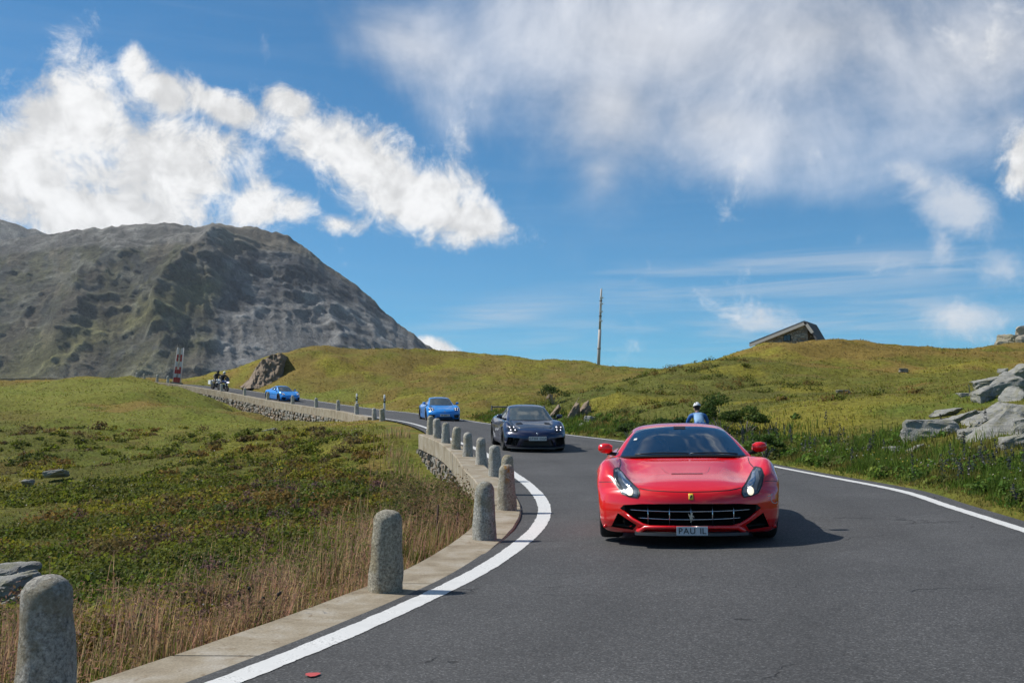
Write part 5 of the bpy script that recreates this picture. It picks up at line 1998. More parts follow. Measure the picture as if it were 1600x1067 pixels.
    lip = [(x_, max(-.05, .42 * (abs(x_) / .86) ** 2.5 - .04), .115) for x_ in np.linspace(-.82, .82, 15)]
    V2 = []
    for x_, y_, z_ in lip:
        V2 += [(x_, y_, z_), (x_, y_ + .005, z_ + .03), (x_, y_ + .32, z_ + .035), (x_, y_ + .32, z_ - .004)]
    F2 = [tuple(q) for q in grid_faces(15, 4)] + [(i * 4 + 3, (i + 1) * 4 + 3, (i + 1) * 4, i * 4) for i in range(14)]
    obj('splitter', V2, F2, MAT['carbon'] if gt else MAT['trim'], root, False)
    pz = .40 if gt else .345
    pl = obj('number_plate', *box_data(0, -.03, pz, .50, .014, .112), MAT['plate_y'], root, False)
    if plate_text:
        letters(pl, plate_text, .098, -.039, pz - .002)
    else:
        v, f = join(*[box_data(dx, -.038, pz, .035, .004, .06) for dx in (-.17, -.115, -.03, .025, .08, .16)])
        obj('plate_characters', v, f, MAT['carbon'], pl, False)
    obj('badge', *patch(fr, [(-.025, .515), (.025, .515), (.02, .565), (-.02, .565)], .004, 2), MAT['chrome'], root)
    cab = Cabin([
        [(0, 1.18, .845), (.38, 1.23, .842), (.66, 1.36, .832), (.71, 1.42, .826), (.74, 1.46, .82)],
        [(0, 1.50, .99), (.35, 1.54, .982), (.615, 1.64, .952), (.69, 1.72, .89), (.755, 1.76, .825)],
        [(0, 1.80, 1.13), (.33, 1.82, 1.12), (.57, 1.89, 1.078), (.665, 1.96, .96), (.765, 1.98, .83)],
        [(0, 2.08, 1.232), (.31, 2.08, 1.222), (.535, 2.11, 1.175), (.65, 2.18, 1.01), (.77, 2.2, .838)],
        [(0, 2.42, 1.272), (.30, 2.42, 1.262), (.525, 2.42, 1.212), (.645, 2.45, 1.03), (.775, 2.45, .848)],
        [(0, 2.85, 1.240), (.28, 2.85, 1.228), (.50, 2.85, 1.175), (.635, 2.85, 1.02), (.775, 2.85, .862)],
        [(0, 3.35, 1.11), (.27, 3.35, 1.10), (.48, 3.32, 1.055), (.62, 3.28, .975), (.77, 3.26, .885)],
        [(0, 3.90, .915), (.26, 3.88, .91), (.47, 3.82, .902), (.62, 3.72, .905), (.76, 3.65, .89)]])
    obj('cabin', *cab.panel(0, 7, -4, 4, 0, 50, 57), paint, root)
    obj('windscreen', *cab.panel(.08, 2.88, -1.86, 1.86, .005, 16, 20), MAT['glass'], root)
    obj('rear_window', *cab.panel(5.2, 6.4, -1.6, 1.6, .005), MAT['glass'], root)
    for sx in (-1, 1):
        obj('side_window', *cab.panel(2.3, 5.0, sx * 2.18, sx * 3.72, .005), MAT['glass'], root)
    obj('cowl', *cab.panel(.0, .10, -1.95, 1.95, .008, 4, 20), MAT['trim'], root)
    if gt:
        hood = obj('bonnet', *patch(tp, [(-.46, .42), (.46, .42), (.56, .8), (.57, 1.12), (-.57, 1.12), (-.56, .8)], .004, 8), MAT['carbon_blue'], root)
        for sx in (-1, 1):
            obj('bonnet_duct', *patch(tp, [(sx * .31, .80), (sx * .53, .80), (sx * .48, 1.0), (sx * .34, 1.0)], .009, 3), MAT['trim'], hood)
        # swan-neck rear wing
        wg = link('rear_wing', None, root, (0, 4.12, 1.13))
        V2, F2 = [], []
        sec = [(-.15, 0), (-.10, .022), (0, .03), (.12, .012), (.16, .0), (.05, -.012), (-.08, -.012)]
        for x_ in (-.84, 0, .84):
            V2 += [(x_, a, b) for a, b in sec]
        F2 = [(i * 7 + j, i * 7 + (j + 1) % 7, (i + 1) * 7 + (j + 1) % 7, (i + 1) * 7 + j) for i in range(2) for j in range(7)]
        obj('blade', V2, F2, MAT['carbon'], wg)
        for sx in (-1, 1):
            obj('end_plate', *box_data(sx * .85, .0, -.03, .015, .36, .16), MAT['carbon'], wg, False)
            v, f = tube_data([(sx * .32, -.05, .03), (sx * .32, -.17, .05), (sx * .32, -.26, -.05), (sx * .32, -.24, -.24)], .018, 6)
            obj('wing_post', v, f, MAT['trim'], wg)
        obj('front_blade', *strip(fr, [(-.44, .19), (-.37, .32)], .05, .03), paint, root)
        obj('front_blade', *strip(fr, [(.44, .19), (.37, .32)], .05, .03), paint, root)
    return root


MAT['tail'] = plain('tail_light_red', (.30, .01, .01), .2)
MAT['carbon_blue'] = car_paint('bonnet_grey_blue', (.060, .062, .075), .35, .2)
dkblue = car_paint('dark_blue_paint', (.006, .012, .052), .30, .2)
blue = car_paint('bright_blue_paint', (.008, .235, .70), .30, .1)
coupe('gt', (.72, 29.9, .655), (-.13, .991), dkblue, 'dark blue coupe with rear wing following the red car', R(3.5), 0, 'GT04 OGF')
coupe('std', (-3.52, 55.5, 1.80), (-.21, .98), blue, 'bright blue coupe in the middle distance behind the dark blue coupe', R(2.5), 0, None, 'bright blue coupes')
coupe('std', (-18.4, 88.5, 3.80), (-.57, .82), blue, 'farthest bright blue coupe on the distant wall below the motorcycles', R(4.5), 0, None, 'bright blue coupes')
# ------------------------------------------------------------------ riders
def skin_mesh(name, joints, edges, mats, sub=2, root=0):
    """joints: [(xyz, radius)], one continuous surface grown over the skeleton"""
    me = bpy.data.meshes.new(name)
    me.from_pydata([j[0] for j in joints], edges, [])
    o = bpy.data.objects.new('tmp_skin', me)
    COL.objects.link(o)
    bm = bmesh.new(); bm.from_mesh(me)
    lay = bm.verts.layers.skin.verify()
    bm.verts.ensure_lookup_table()
    for i, j in enumerate(joints):
        r = j[1]
        bm.verts[i][lay].radius = r if isinstance(r, tuple) else (r, r)
        bm.verts[i][lay].use_root = (i == root)
    bm.to_mesh(me); bm.free()
    md = o.modifiers.new('skin', 'SKIN'); md.use_smooth_shade = True
    s = o.modifiers.new('sub', 'SUBSURF'); s.levels = sub; s.render_levels = sub
    dg = bpy.context.evaluated_depsgraph_get()
    out = bpy.data.meshes.new_from_object(o.evaluated_get(dg))
    bpy.data.objects.remove(o); bpy.data.meshes.remove(me)
    out.name = name
    out.materials.clear()
    for m_ in mats: out.materials.append(m_)
    out.polygons.foreach_set('use_smooth', [True] * len(out.polygons))
    return out


def assign(me, fn):
    idx = [fn(p.center) for p in me.polygons]
    me.polygons.foreach_set('material_index', idx)
    me.update()


MAT['skin'] = plain('skin', (.48, .29, .21), .6)
MAT['jersey'] = plain('jersey_blue', (.02, .12, .38), .75, var=.25, scale=9)
MAT['jersey_pale'] = plain('jersey_pale_blue', (.22, .38, .58), .75, var=.3, scale=14)
MAT['shorts'] = plain('black_shorts', (.012, .013, .02), .7)
MAT['helmet_white'] = plain('helmet_white', (.66, .67, .68), .35)
MAT['leather'] = plain('black_riding_suit', (.014, .015, .018), .55)
MAT['bike_frame'] = plain('bike_frame', (.03, .03, .035), .3, .3)
MAT['hair'] = plain('dark_hair', (.03, .02, .015), .8)


def hand_pts(o, d, sx, J, E, w):
    """five short finger chains closing round a bar; o wrist, d forward dir"""
    base = len(J)
    J.append((tuple(o + d * .05), (.034, .020))); E.append((w, base))
    for k in range(4):
        a = o + d * .09 + Vector(((k - 1.5) * .019, 0, .005))
        b = a + d * .035 + Vector((0, 0, -.012)); c = b + Vector((0, 0, -.03)) - d * .012
        i = len(J)
        J.extend([(tuple(a), .0095), (tuple(b), .009), (tuple(c), .008)])
        E.extend([(base, i), (i, i + 1), (i + 1, i + 2)])
    a = o + d * .05 + Vector((-sx * .035, 0, -.01)); b = a + d * .035 + Vector((0, 0, -.025))
    i = len(J)
    J.extend([(tuple(a), .011), (tuple(b), .009)])
    E.extend([(base, i), (i, i + 1)])


def head_mesh(name, mt, hair, s=1.0):
    """skull with brow, nose, chin and ears; faces -y? here the face looks to +y"""
    bm = bmesh.new()
    bmesh.ops.create_icosphere(bm, subdivisions=4, radius=1)
    for v in bm.verts:
        x, y, z = v.co
        k = Vector((x * .075, y * .095, z * .115))
        if z < -.2: k.x *= 1 - .28 * (-z - .2); k.y += .012 * (-z)
        nose = math.exp(-((x / .16) ** 2 + ((z + .12) / .22) ** 2)) * (y > 0)
        k.y += .022 * nose
        eye = sum(math.exp(-(((x - e) / .17) ** 2 + ((z - .05) / .12) ** 2)) for e in (-.4, .4)) * (y > 0)
        k.y -= .010 * eye
        mouth = math.exp(-((x / .35) ** 2 + ((z + .5) / .07) ** 2)) * (y > 0)
        k.y -= .006 * mouth
        ear = math.exp(-(((abs(x) - 1) / .12) ** 2 + ((z + .05) / .2) ** 2 + ((y + .05) / .2) ** 2))
        k.x += math.copysign(.018 * ear, x)
        v.co = k * s
    me = bpy.data.meshes.new(name); bm.to_mesh(me); bm.free()
    me.materials.append(mt); me.materials.append(hair)
    me.polygons.foreach_set('use_smooth', [True] * len(me.polygons))
    assign(me, lambda c: 1 if (c.z > .045 * s and c.y < .06 * s) or (c.y < -.035 * s and c.z > -.06 * s) else 0)
    return me


# rider frame: y forward, x right, origin on the ground between the wheels
def cyclist():
    Y = 25.0
    x = (1091 - 800) / FPX * Y
    s, off, w, z, kh = [float(q[0]) for q in road_coords(np.array([x]), np.array([Y]))]
    d = road_pt(s + .5, off) - road_pt(s - .5, off)
    rot = (math.atan2(d.z, math.hypot(d.x, d.y)), 0, math.atan2(d.y, d.x) - math.pi / 2 - R(8))
    bike = empty('bicycle', (x, Y, z + .005), rot)
    bike.scale = (.9, .9, .9)
    tag(bike, 'dark road bicycle under the blue-jersey rider behind the red car', 'bicycle')
    r = .335
    for yy, nm in ((-.49, 'wheel'), (.49, 'wheel')):
        e = link('wheel', None, bike, (0, yy, r))
        v, f = [], []
        n, k2 = 36, 8
        for i in range(n):
            a = 2 * math.pi * i / n
            for j in range(k2):
                b = 2 * math.pi * j / k2
                rr = r - .014 + .014 * math.cos(b)
                v.append((.013 * math.sin(b), rr * math.cos(a), rr * math.sin(a)))
        for i in range(n):
            for j in range(k2):
                f.append((i * k2 + j, i * k2 + (j + 1) % k2, ((i + 1) % n) * k2 + (j + 1) % k2, ((i + 1) % n) * k2 + j))
        obj('tyre', v, f, MAT['tyre'], e)
        sp = [tube_data([(0, .02 * math.cos(a), .02 * math.sin(a)), (0, (r - .02) * math.cos(a + .1), (r - .02) * math.sin(a + .1))], .0016, 4) for a in np.linspace(0, 6.283, 17)[:-1]]
        sp.append(lathe_data([(.02, -.05), (.02, .05)], 10, 'x'))
        v, f = join(*sp)
        obj('spokes', v, f, MAT['chrome'], e)
    bb, seat, head, hb = (0, -.07, .27), (0, -.22, .93), (0, .36, .86), (0, .42, .94)
    fr_ = [tube_data(p, rr, 8) for p, rr in (([bb, seat], .016), ([bb, (0, .385, .74)], .02), ([(0, -.19, .80), head], .016), ([head, (0, .385, .74)], .02),
           ([(0, .385, .74), (0, .42, .55), (0, .49, .335)], .014), ([bb, (0, -.49, .335)], .011), ([(0, -.19, .80), (0, -.49, .335)], .009), ([head, hb], .014))]
    v, f = join(*fr_)
    obj('frame', v, f, MAT['bike_frame'], bike)
    v, f = tube_data([(-.20, .40, .78), (-.21, .52, .82), (-.21, .53, .92), (-.21, .45, .95), (0, .43, .95), (.21, .45, .95), (.21, .53, .92), (.21, .52, .82), (.20, .40, .78)], .014, 8)
    obj('handlebar', v, f, MAT['black'], bike)
    v, f = tube_data([(0, -.36, .97), (0, -.26, .975), (0, -.10, .965)], [.07, .05, .018], 8)
    obj('saddle', v, f, MAT['black'], bike)
    cr = [lathe_data([(.09, .035), (.09, .04)], 18, 'x')]
    cr = [([(a, b + bb[1], c + bb[2]) for a, b, c in cr[0][0]], cr[0][1])]
    for sx, a in ((1, 1.2), (-1, 1.2 + math.pi)):
        p = (sx * .06, bb[1] + .17 * math.cos(a), bb[2] + .17 * math.sin(a))
        cr.append(tube_data([(sx * .06, bb[1], bb[2]), p], .010, 6))
        cr.append(box_data(sx * .11, p[1], p[2], .09, .07, .02))
    v, f = join(*cr)
    obj('crankset', v, f, MAT['bike_frame'], bike)
    # rider
    J = [((0, -.25, 1.02), (.15, .12)), ((0, -.12, 1.17), (.14, .115)), ((0, .08, 1.28), (.155, .115)), ((0, .19, 1.33), (.13, .09)), ((0, .27, 1.37), .055), ((0, .31, 1.43), .055)]
    E = [(0, 1), (1, 2), (2, 3), (3, 4), (4, 5)]
    for sx, a in ((1, 1.2), (-1, 1.2 + math.pi)):
        ft = Vector((sx * .11, bb[1] + .17 * math.cos(a), bb[2] + .17 * math.sin(a) + .05))
        hip = Vector((sx * .10, -.24, .97))
        mid = (hip + ft) / 2
        L = (ft - hip).length
        kn = mid + Vector((sx * .02, math.sqrt(max(.01, .43 ** 2 - (L / 2) ** 2)), .06))
        i = len(J)
        J += [(tuple(hip), (.10, .10)), (tuple(hip.lerp(kn, .5)), .082), (tuple(kn), .060), (tuple(kn.lerp(ft, .35)), .058), (tuple(ft + Vector((0, -.06, .05))), .036), (tuple(ft), (.042, .035)), (tuple(ft + Vector((0, .12, -.015))), (.038, .025))]
        E += [(0, i)] + [(i + k, i + k + 1) for k in range(6)]
        sh = Vector((sx * .19, .18, 1.315)); wr = Vector((sx * .21, .47, .985)); el = (sh + wr) / 2 + Vector((sx * .07, -.05, -.02))
        i = len(J)
        J += [(tuple(sh), .062), (tuple(el), .044), (tuple(el.lerp(wr, .5)), .040), (tuple(wr), .027)]
        E += [(3, i), (i, i + 1), (i + 1, i + 2), (i + 2, i + 3)]
        hand_pts(wr, Vector((0, .85, -.2)).normalized(), sx, J, E, i + 3)
    me = skin_mesh('person', J, E, [MAT['jersey'], MAT['shorts'], MAT['skin'], MAT['jersey_pale']])
    def pick(c):
        if c.z < .66 or (c.y > .44 and c.z < 1.02): return 2
        if c.z < 1.04 and c.y < .2 and abs(c.x) < .26: return 1
        if c.z > 1.36 and abs(c.x) < .09 and c.y > .23: return 2
        if abs(c.x) < .13 and c.z > 1.16 and c.y < .12: return 3
        return 0
    assign(me, pick)
    o = link('person', me, None, (x, Y, z + .005), rot)
    o.scale = (.9, .9, .9)
    tag(o, 'cyclist in blue jersey and white helmet riding away behind the red car', 'person')
    hd = link('head', head_mesh('head', MAT['skin'], MAT['hair']), o, (0, .345, 1.50), (R(-14), 0, 0))
    bm = bmesh.new()
    bmesh.ops.create_icosphere(bm, subdivisions=4, radius=1)
    for v in bm.verts:
        x_, y_, z_ = v.co
        k = Vector((x_ * .100, y_ * .135, max(z_, -.22) * .118))
        if z_ > 0:
            k *= 1 - .05 * max(0, math.sin(x_ * 14)) * (abs(x_) < .8)
        v.co = k
    hm = bpy.data.meshes.new('helmet'); bm.to_mesh(hm); bm.free()
    hm.materials.append(MAT['helmet_white']); hm.materials.append(MAT['black'])
    hm.polygons.foreach_set('use_smooth', [True] * len(hm.polygons))
    assign(hm, lambda c: 1 if (c.z < -.005 or (abs(abs(c.x) - .045) < .009 and c.z > .03)) else 0)
    link('helmet', hm, o, (0, .33, 1.555), (R(-16), 0, 0))


cyclist()


def motorbike(px, Y, extra, label, rlabel, body_mat, helm, cases):
    s, p = s_for_px(px, Y - 6, Y + 6, extra)
    d = road_pt(s - .6, 0) - road_pt(s + .6, 0)                   # riding towards the camera
    loc = (p.x, p.y, p.z + .01)
    rot = (math.atan2(d.z, math.hypot(d.x, d.y)), 0, math.atan2(d.y, d.x) - math.pi / 2)
    b = empty('motorcycle', loc, rot)
    tag(b, label, 'motorcycle', 'motorcycles on the distant road')
    for yy in (-.75, .75):
        e = link('wheel', None, b, (0, yy, .33))
        v, f = lathe_data([(.22, -.05), (.30, -.065), (.33, -.03), (.33, .03), (.30, .065), (.22, .05)], 28, 'x')
        obj('tyre', v, f, MAT['tyre'], e)
        v, f = lathe_data([(.225, -.03), (.225, .03)], 24, 'x')
        obj('rim', v, f, MAT['rim_dark'], e)
    def blob(name, secs, mt):
        V, F, n = [], [], 12
        for y_, z_, wx, hz in secs:
            for j in range(n):
                a = 2 * math.pi * j / n
                V.append((wx * math.cos(a), y_, z_ + hz * math.sin(a)))
        for i in range(len(secs) - 1):
            for j in range(n):
                F.append((i * n + j, i * n + (j + 1) % n, (i + 1) * n + (j + 1) % n, (i + 1) * n + j))
        F += [tuple(range(n)), tuple((len(secs) - 1) * n + j for j in range(n))]
        return obj(name, V, F, mt, b)
    blob('engine', [(-.35, .50, .10, .16), (-.1, .48, .24, .22), (.2, .48, .24, .22), (.42, .5, .10, .16)], MAT['rim_dark'])
    blob('tank', [(-.15, .84, .10, .06), (.05, .94, .18, .13), (.30, .98, .20, .15), (.52, .98, .14, .12)], body_mat)
    blob('fairing', [(.46, .92, .22, .15), (.62, .98, .20, .18), (.80, .98, .13, .13), (.92, .93, .05, .05)], body_mat)
    blob('seat', [(-.75, .90, .10, .04), (-.45, .90, .15, .06), (-.12, .84, .14, .06), (.0, .86, .08, .05)], MAT['black'])
    blob('tail', [(-1.0, .88, .05, .04), (-.75, .84, .11, .07), (-.4, .80, .13, .08)], body_mat)
    for sx in (-1, 1):
        v, f = tube_data([(sx * .10, .75, .33), (sx * .10, .60, .75), (sx * .10, .50, 1.05)], .028, 8)
        obj('fork', v, f, MAT['chrome'], b)
        v, f = tube_data([(sx * .12, -.75, .33), (sx * .12, -.1, .42)], .03, 6)
        obj('swingarm', v, f, MAT['rim_dark'], b)
        v, f = tube_data([(sx * .40, .40, 1.16), (sx * .44, .36, 1.36)], .008, 5)
        v2, f2 = lathe_data([(.055, 0), (.055, .02)], 10)
        v, f = join((v, f), ([(a + sx * .44, .36 + c, bb_ + 1.38) for a, bb_, c in v2], f2))
        obj('mirror', v, f, MAT['black'], b)
        if cases:
            o = obj('pannier', *box_data(sx * .36, -.62, .70, .20, .46, .36), cases, b, False)
        v2, f2 = lathe_data([(.055, 0), (.05, .03)], 12)
        obj('headlight', [(a + sx * .065, .905 + c, bb_ + .93) for a, bb_, c in v2], f2, MAT['drl_on'], b)
    v, f = tube_data([(-.42, .30, 1.12), (-.2, .42, 1.12), (0, .46, 1.08), (.2, .42, 1.12), (.42, .30, 1.12)], .014, 6)
    obj('handlebar', v, f, MAT['black'], b)
    V = []
    for t in np.linspace(-1, 1, 9):
        V += [(t * .19, .80 - .10 * t * t, 1.08), (t * .16, .66 - .08 * t * t, 1.36)]
    obj('screen', V, [(2 * i, 2 * i + 2, 2 * i + 3, 2 * i + 1) for i in range(8)], MAT['dark_glass'], b)
    # rider
    J = [((0, -.25, .98), (.17, .14)), ((0, -.20, 1.18), (.16, .13)), ((0, -.08, 1.40), (.19, .14)), ((0, -.02, 1.50), (.15, .10)), ((0, .0, 1.58), .06), ((0, .03, 1.64), .06)]
    E = [(0, 1), (1, 2), (2, 3), (3, 4), (4, 5)]
    for sx in (-1, 1):
        i = len(J)
        J += [((sx * .13, -.22, .95), .11), ((sx * .24, .05, .90), .09), ((sx * .27, .22, .82), .07), ((sx * .24, .05, .58), .06), ((sx * .23, -.08, .40), .05), ((sx * .24, .06, .36), (.05, .04))]
        E += [(0, i)] + [(i + k, i + k + 1) for k in range(5)]
        i = len(J)
        J += [((sx * .23, -.03, 1.47), .08), ((sx * .42, .10, 1.28), .06), ((sx * .41, .26, 1.16), .042)]
        E += [(3, i), (i, i + 1), (i + 1, i + 2)]
        hand_pts(Vector((sx * .41, .26, 1.16)), Vector((0, .6, -.3)).normalized(), sx, J, E, i + 2)
    me = skin_mesh('person', J, E, [MAT['leather']])
    o = link('person', me, None, loc, rot)
    tag(o, rlabel, 'person', 'motorcycle riders')
    bm = bmesh.new()
    bmesh.ops.create_icosphere(bm, subdivisions=4, radius=1)
    for v in bm.verts:
        x_, y_, z_ = v.co
        k = Vector((x_ * .125, y_ * .15 + (.02 if z_ < -.2 and y_ > 0 else 0), max(z_, -.85) * .145))
        if y_ > .3 and -.25 < z_ < .35: k.y -= .012
        v.co = k
    hm = bpy.data.meshes.new('helmet'); bm.to_mesh(hm); bm.free()
    hm.materials.append(helm); hm.materials.append(MAT['dark_glass'])
    hm.polygons.foreach_set('use_smooth', [True] * len(hm.polygons))
    assign(hm, lambda c: 1 if (c.y > .06 and -.04 < c.z < .055) else 0)
    link('helmet', hm, o, (0, .06, 1.74), (R(-4), 0, 0))


navy = car_paint('navy_fairing', (.015, .035, .16), .3)
whitep = car_paint('white_fairing', (.60, .61, .63), .35)
motorbike(348, 99, 1.2, 'blue touring motorcycle with lit headlights on the distant road', 'rider in black on the blue motorcycle', navy, MAT['helmet_white'], None)
motorbike(338, 101, 1.5, 'white motorcycle with side cases just behind the blue one', 'rider in black on the white motorcycle', whitep, MAT['leather'], MAT['white_plastic'])
# ------------------------------------------------------------------ vegetation
def mat_leaf(name, rough=.75, trans=.40):
    m_, nb, b = new_mat(name)
    ca = nb.node('ShaderNodeVertexColor', layer_name='col')
    g = nb.node('ShaderNodeNewGeometry')
    n = nb.noise(g.outputs['Position'], 40, 2)
    c = nb.vm('SCALE', ca.outputs[0], scale=nb.m('MULTIPLY_ADD', n, .5, .75))
    nb.put(b.inputs['Base Color'], c)
    b.inputs['Roughness'].default_value = rough
    b.inputs['Specular IOR Level'].default_value = .2
    tr = nb.node('ShaderNodeBsdfTranslucent')
    nb.put(tr.inputs['Color'], nb.vm('SCALE', c, scale=1.3))
    mx = nb.node('ShaderNodeMixShader')
    mx.inputs[0].default_value = trans
    m_.node_tree.links.new(b.outputs[0], mx.inputs[1])
    m_.node_tree.links.new(tr.outputs[0], mx.inputs[2])
    m_.node_tree.links.new(mx.outputs[0], m_.node_tree.nodes['Material Output'].inputs[0])
    return m_


MAT['leaf'] = mat_leaf('plant_leaf')


class Veg:
    """collects triangles with colours"""
    def __init__(self): self.V, self.F, self.C, self.n = [], [], [], 0

    def add(self, V, F, C):
        self.V.append(V); self.F.append(F + self.n); self.C.append(C); self.n += len(V)

    def blades(self, base, h, w, ang, lean, col, seg=1, bend=.35):
        n = len(base)
        dx, dy = np.cos(ang), np.sin(ang)                # lean direction
        px, py = -dy, dx
        z = np.zeros(n)
        tip = base + np.stack([dx * lean * h, dy * lean * h, h * np.sqrt(np.clip(1 - lean ** 2 * .45, .12, 1))], 1)
        side = np.stack([px * w / 2, py * w / 2, z], 1)
        if seg == 1:
            V = np.concatenate([base - side, base + side, tip], 1).reshape(-1, 3)
            F = np.arange(3 * n).reshape(-1, 3)
            C = np.repeat(col, 3, 0)
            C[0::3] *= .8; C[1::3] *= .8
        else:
            mid = base * .45 + tip * .55 - np.stack([dx * lean * h * bend * .5, dy * lean * h * bend * .5, z], 1)
            V = np.concatenate([base - side, base + side, mid - side * .75, mid + side * .75, tip], 1).reshape(-1, 3)
            k = np.arange(n)[:, None] * 5
            F = np.concatenate([k + [0, 1, 3], k + [0, 3, 2], k + [2, 3, 4]], 1).reshape(-1, 3)
            C = np.repeat(col, 5, 0)
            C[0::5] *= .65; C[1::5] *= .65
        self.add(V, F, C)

    def leaves(self, c, size, nrm, col, aspect=.6):
        """one rhombic leaf (2 triangles) per centre, normal nrm"""
        n = len(c)
        a = np.cross(nrm, RNG.normal(size=(n, 3))); a /= np.linalg.norm(a, axis=1)[:, None] + 1e-9
        b = np.cross(nrm, a)
        s = size[:, None]
        V = np.concatenate([c - a * s, c + b * s * aspect + nrm * s * .15, c + a * s, c - b * s * aspect + nrm * s * .15], 1).reshape(-1, 3)
        k = np.arange(n)[:, None] * 4
        F = np.concatenate([k + [0, 1, 2], k + [0, 2, 3]], 1).reshape(-1, 3)
        self.add(V, F, np.repeat(col, 4, 0))

    def build(self, name, label=None, cat=None, parent=None, kind='stuff'):
        me = np_mesh(name, np.concatenate(self.V), np.concatenate(self.F), MAT['leaf'], False, np.concatenate(self.C))
        o = link(name, me, parent)
        tag(o, label, cat, kind=kind)
        return o


def unit(n, up=.4):
    v = RNG.normal(size=(n, 3)); v[:, 2] = np.abs(v[:, 2]) + up
    return v / np.linalg.norm(v, axis=1)[:, None]


def jitter(col, lo=.65, hi=1.45, hue=.10):
    n = len(col)
    return col * RNG.uniform(lo, hi, (n, 1)) * RNG.uniform(1 - hue, 1 + hue, (n, 3))


def on_ground(x, y, dz=-.01):
    return np.stack([x, y, ground_z(x, y) + dz], 1)


def off_road(x, y, left=.34, right=.38):
    s, off, w, z, kh = road_coords(x, y)
    return (off < -boff(y) - left) | (off > w + right), off, w


def polar(n, r0, r1, a0=-.56, a1=.56, p=1.0):
    """points around the camera, dense near by"""
    u = RNG.random(n)
    r = r0 * (r1 / r0) ** (u ** p)
    a = RNG.uniform(a0, a1, n)
    return r * np.sin(a), r * np.cos(a), r


# short turf everywhere in view
def turf():
    vg = Veg()
    x, y, r = polar(430000, 4.5, 135, p=.80)
    ok, off, w = off_road(x, y)
    x, y, r = x[ok], y[ok], r[ok]
    tuft = fbm(x / .7, y / .7, 3, 71)
    keep = RNG.random(len(x)) < np.clip((tuft - .28) * 3.2, .15, 1)
    x, y, r, tuft = x[keep], y[keep], r[keep], tuft[keep]
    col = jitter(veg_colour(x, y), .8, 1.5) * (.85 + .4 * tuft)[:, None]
    straw = RNG.random(len(x)) < .10
    col[straw] = jitter(np.tile([.21, .16, .065], (straw.sum(), 1)), .7, 1.3)
    h = (.06 + .0005 * r) * RNG.uniform(.5, 1.5, len(x)) * (.55 + .9 * tuft)
    wd = (.007 + .0010 * r) * RNG.uniform(.7, 1.5, len(x))
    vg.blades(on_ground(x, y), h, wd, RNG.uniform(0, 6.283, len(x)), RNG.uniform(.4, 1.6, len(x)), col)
    vg.build('turf_grass', 'short olive and yellow grass covering the slopes', 'grass')


turf()


# tall dry grass on the bank along the kerb
def dry_grass():
    vg = Veg()
    n = 85000
    yy = 3.2 * (40 / 3.2) ** RNG.random(n)
    s = np.interp(yy, RL[:, 1], RS)
    o = RNG.gamma(2.0, .37, n) + .36
    bo = boff(yy)
    lx, ly = np.interp(s, RS, RL[:, 0]), np.interp(s, RS, RL[:, 1])
    ux, uy = np.interp(s, RS, RX2[:, 0]), np.interp(s, RS, RX2[:, 1])
    x, y = lx - ux * (bo + o), ly - uy * (bo + o)
    cl = fbm(x / .55, y / .55, 3, 91)
    keep = RNG.random(n) < np.clip((cl - .36) * 5, .02, 1)
    keep &= ~((y > 16.5) & (y < 36) & (o < .8))
    keep &= RNG.random(n) < np.where(y > 19, .10, np.where(y > 14, .45, 1.0))
    keep &= RNG.random(n) < np.clip(.35 + 2.2 * (fbm(x / 1.9, y / 1.9, 2, 77) - .35), .12, 1)
    x, y, o, cl = x[keep], y[keep], o[keep], cl[keep]
    n = len(x)
    tan, pink, grn = np.array([.42, .30, .16]), np.array([.36, .20, .14]), np.array([.11, .15, .022])
    t = RNG.random(n)
    col = np.where((t < .50)[:, None], tan, np.where((t < .78)[:, None], pink, grn))
    green = sm(fbm(x / 1.3, y / 1.3, 2, 13), .5, .6) * (RNG.random(n) < .6)
    col = col * (1 - green[:, None]) + grn * green[:, None]
    h = RNG.uniform(.18, .48, n) * (.6 + .7 * cl) * np.where(green > .5, .6, 1)
    r = np.hypot(x, y)
    B = on_ground(x, y)
    ang = RNG.normal(.3, 1.2, n); lean = np.abs(RNG.normal(.22, .16, n))
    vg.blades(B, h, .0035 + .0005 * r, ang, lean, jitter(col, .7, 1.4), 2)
    # seed heads near the tips
    k = RNG.random(n) < .55
    m = k.sum()
    tip = B[k] + np.stack([np.cos(ang[k]) * lean[k] * h[k], np.sin(ang[k]) * lean[k] * h[k], h[k] * .93], 1)
    for q in range(3):
        c = tip + RNG.normal(size=(m, 3)) * [.012, .012, .03]
        vg.leaves(c, RNG.uniform(.010, .022, m), unit(m, 0), jitter(np.tile([.27, .165, .105], (m, 1)), .7, 1.4), .3)
    vg.build('dry_grass', 'tall dry pinkish grass on the bank left of the kerb', 'grass')


dry_grass()


def clump(vg, x, y, rad, hgt, n, col, size, flat=1.0, dz=0.0):
    """dome of small leaves"""
    u = unit(n, .0)
    k = RNG.random(n) ** .4
    c = np.array([x, y, gz(x, y) + dz]) + u * k[:, None] * [rad, rad, hgt]
    nr = u + RNG.normal(size=(n, 3)) * .6
    nr /= np.linalg.norm(nr, axis=1)[:, None]
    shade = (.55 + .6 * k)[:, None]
    vg.leaves(c, RNG.uniform(.6, 1.4, n) * size, nr, jitter(np.tile(col, (n, 1)), .55, 1.6) * shade)


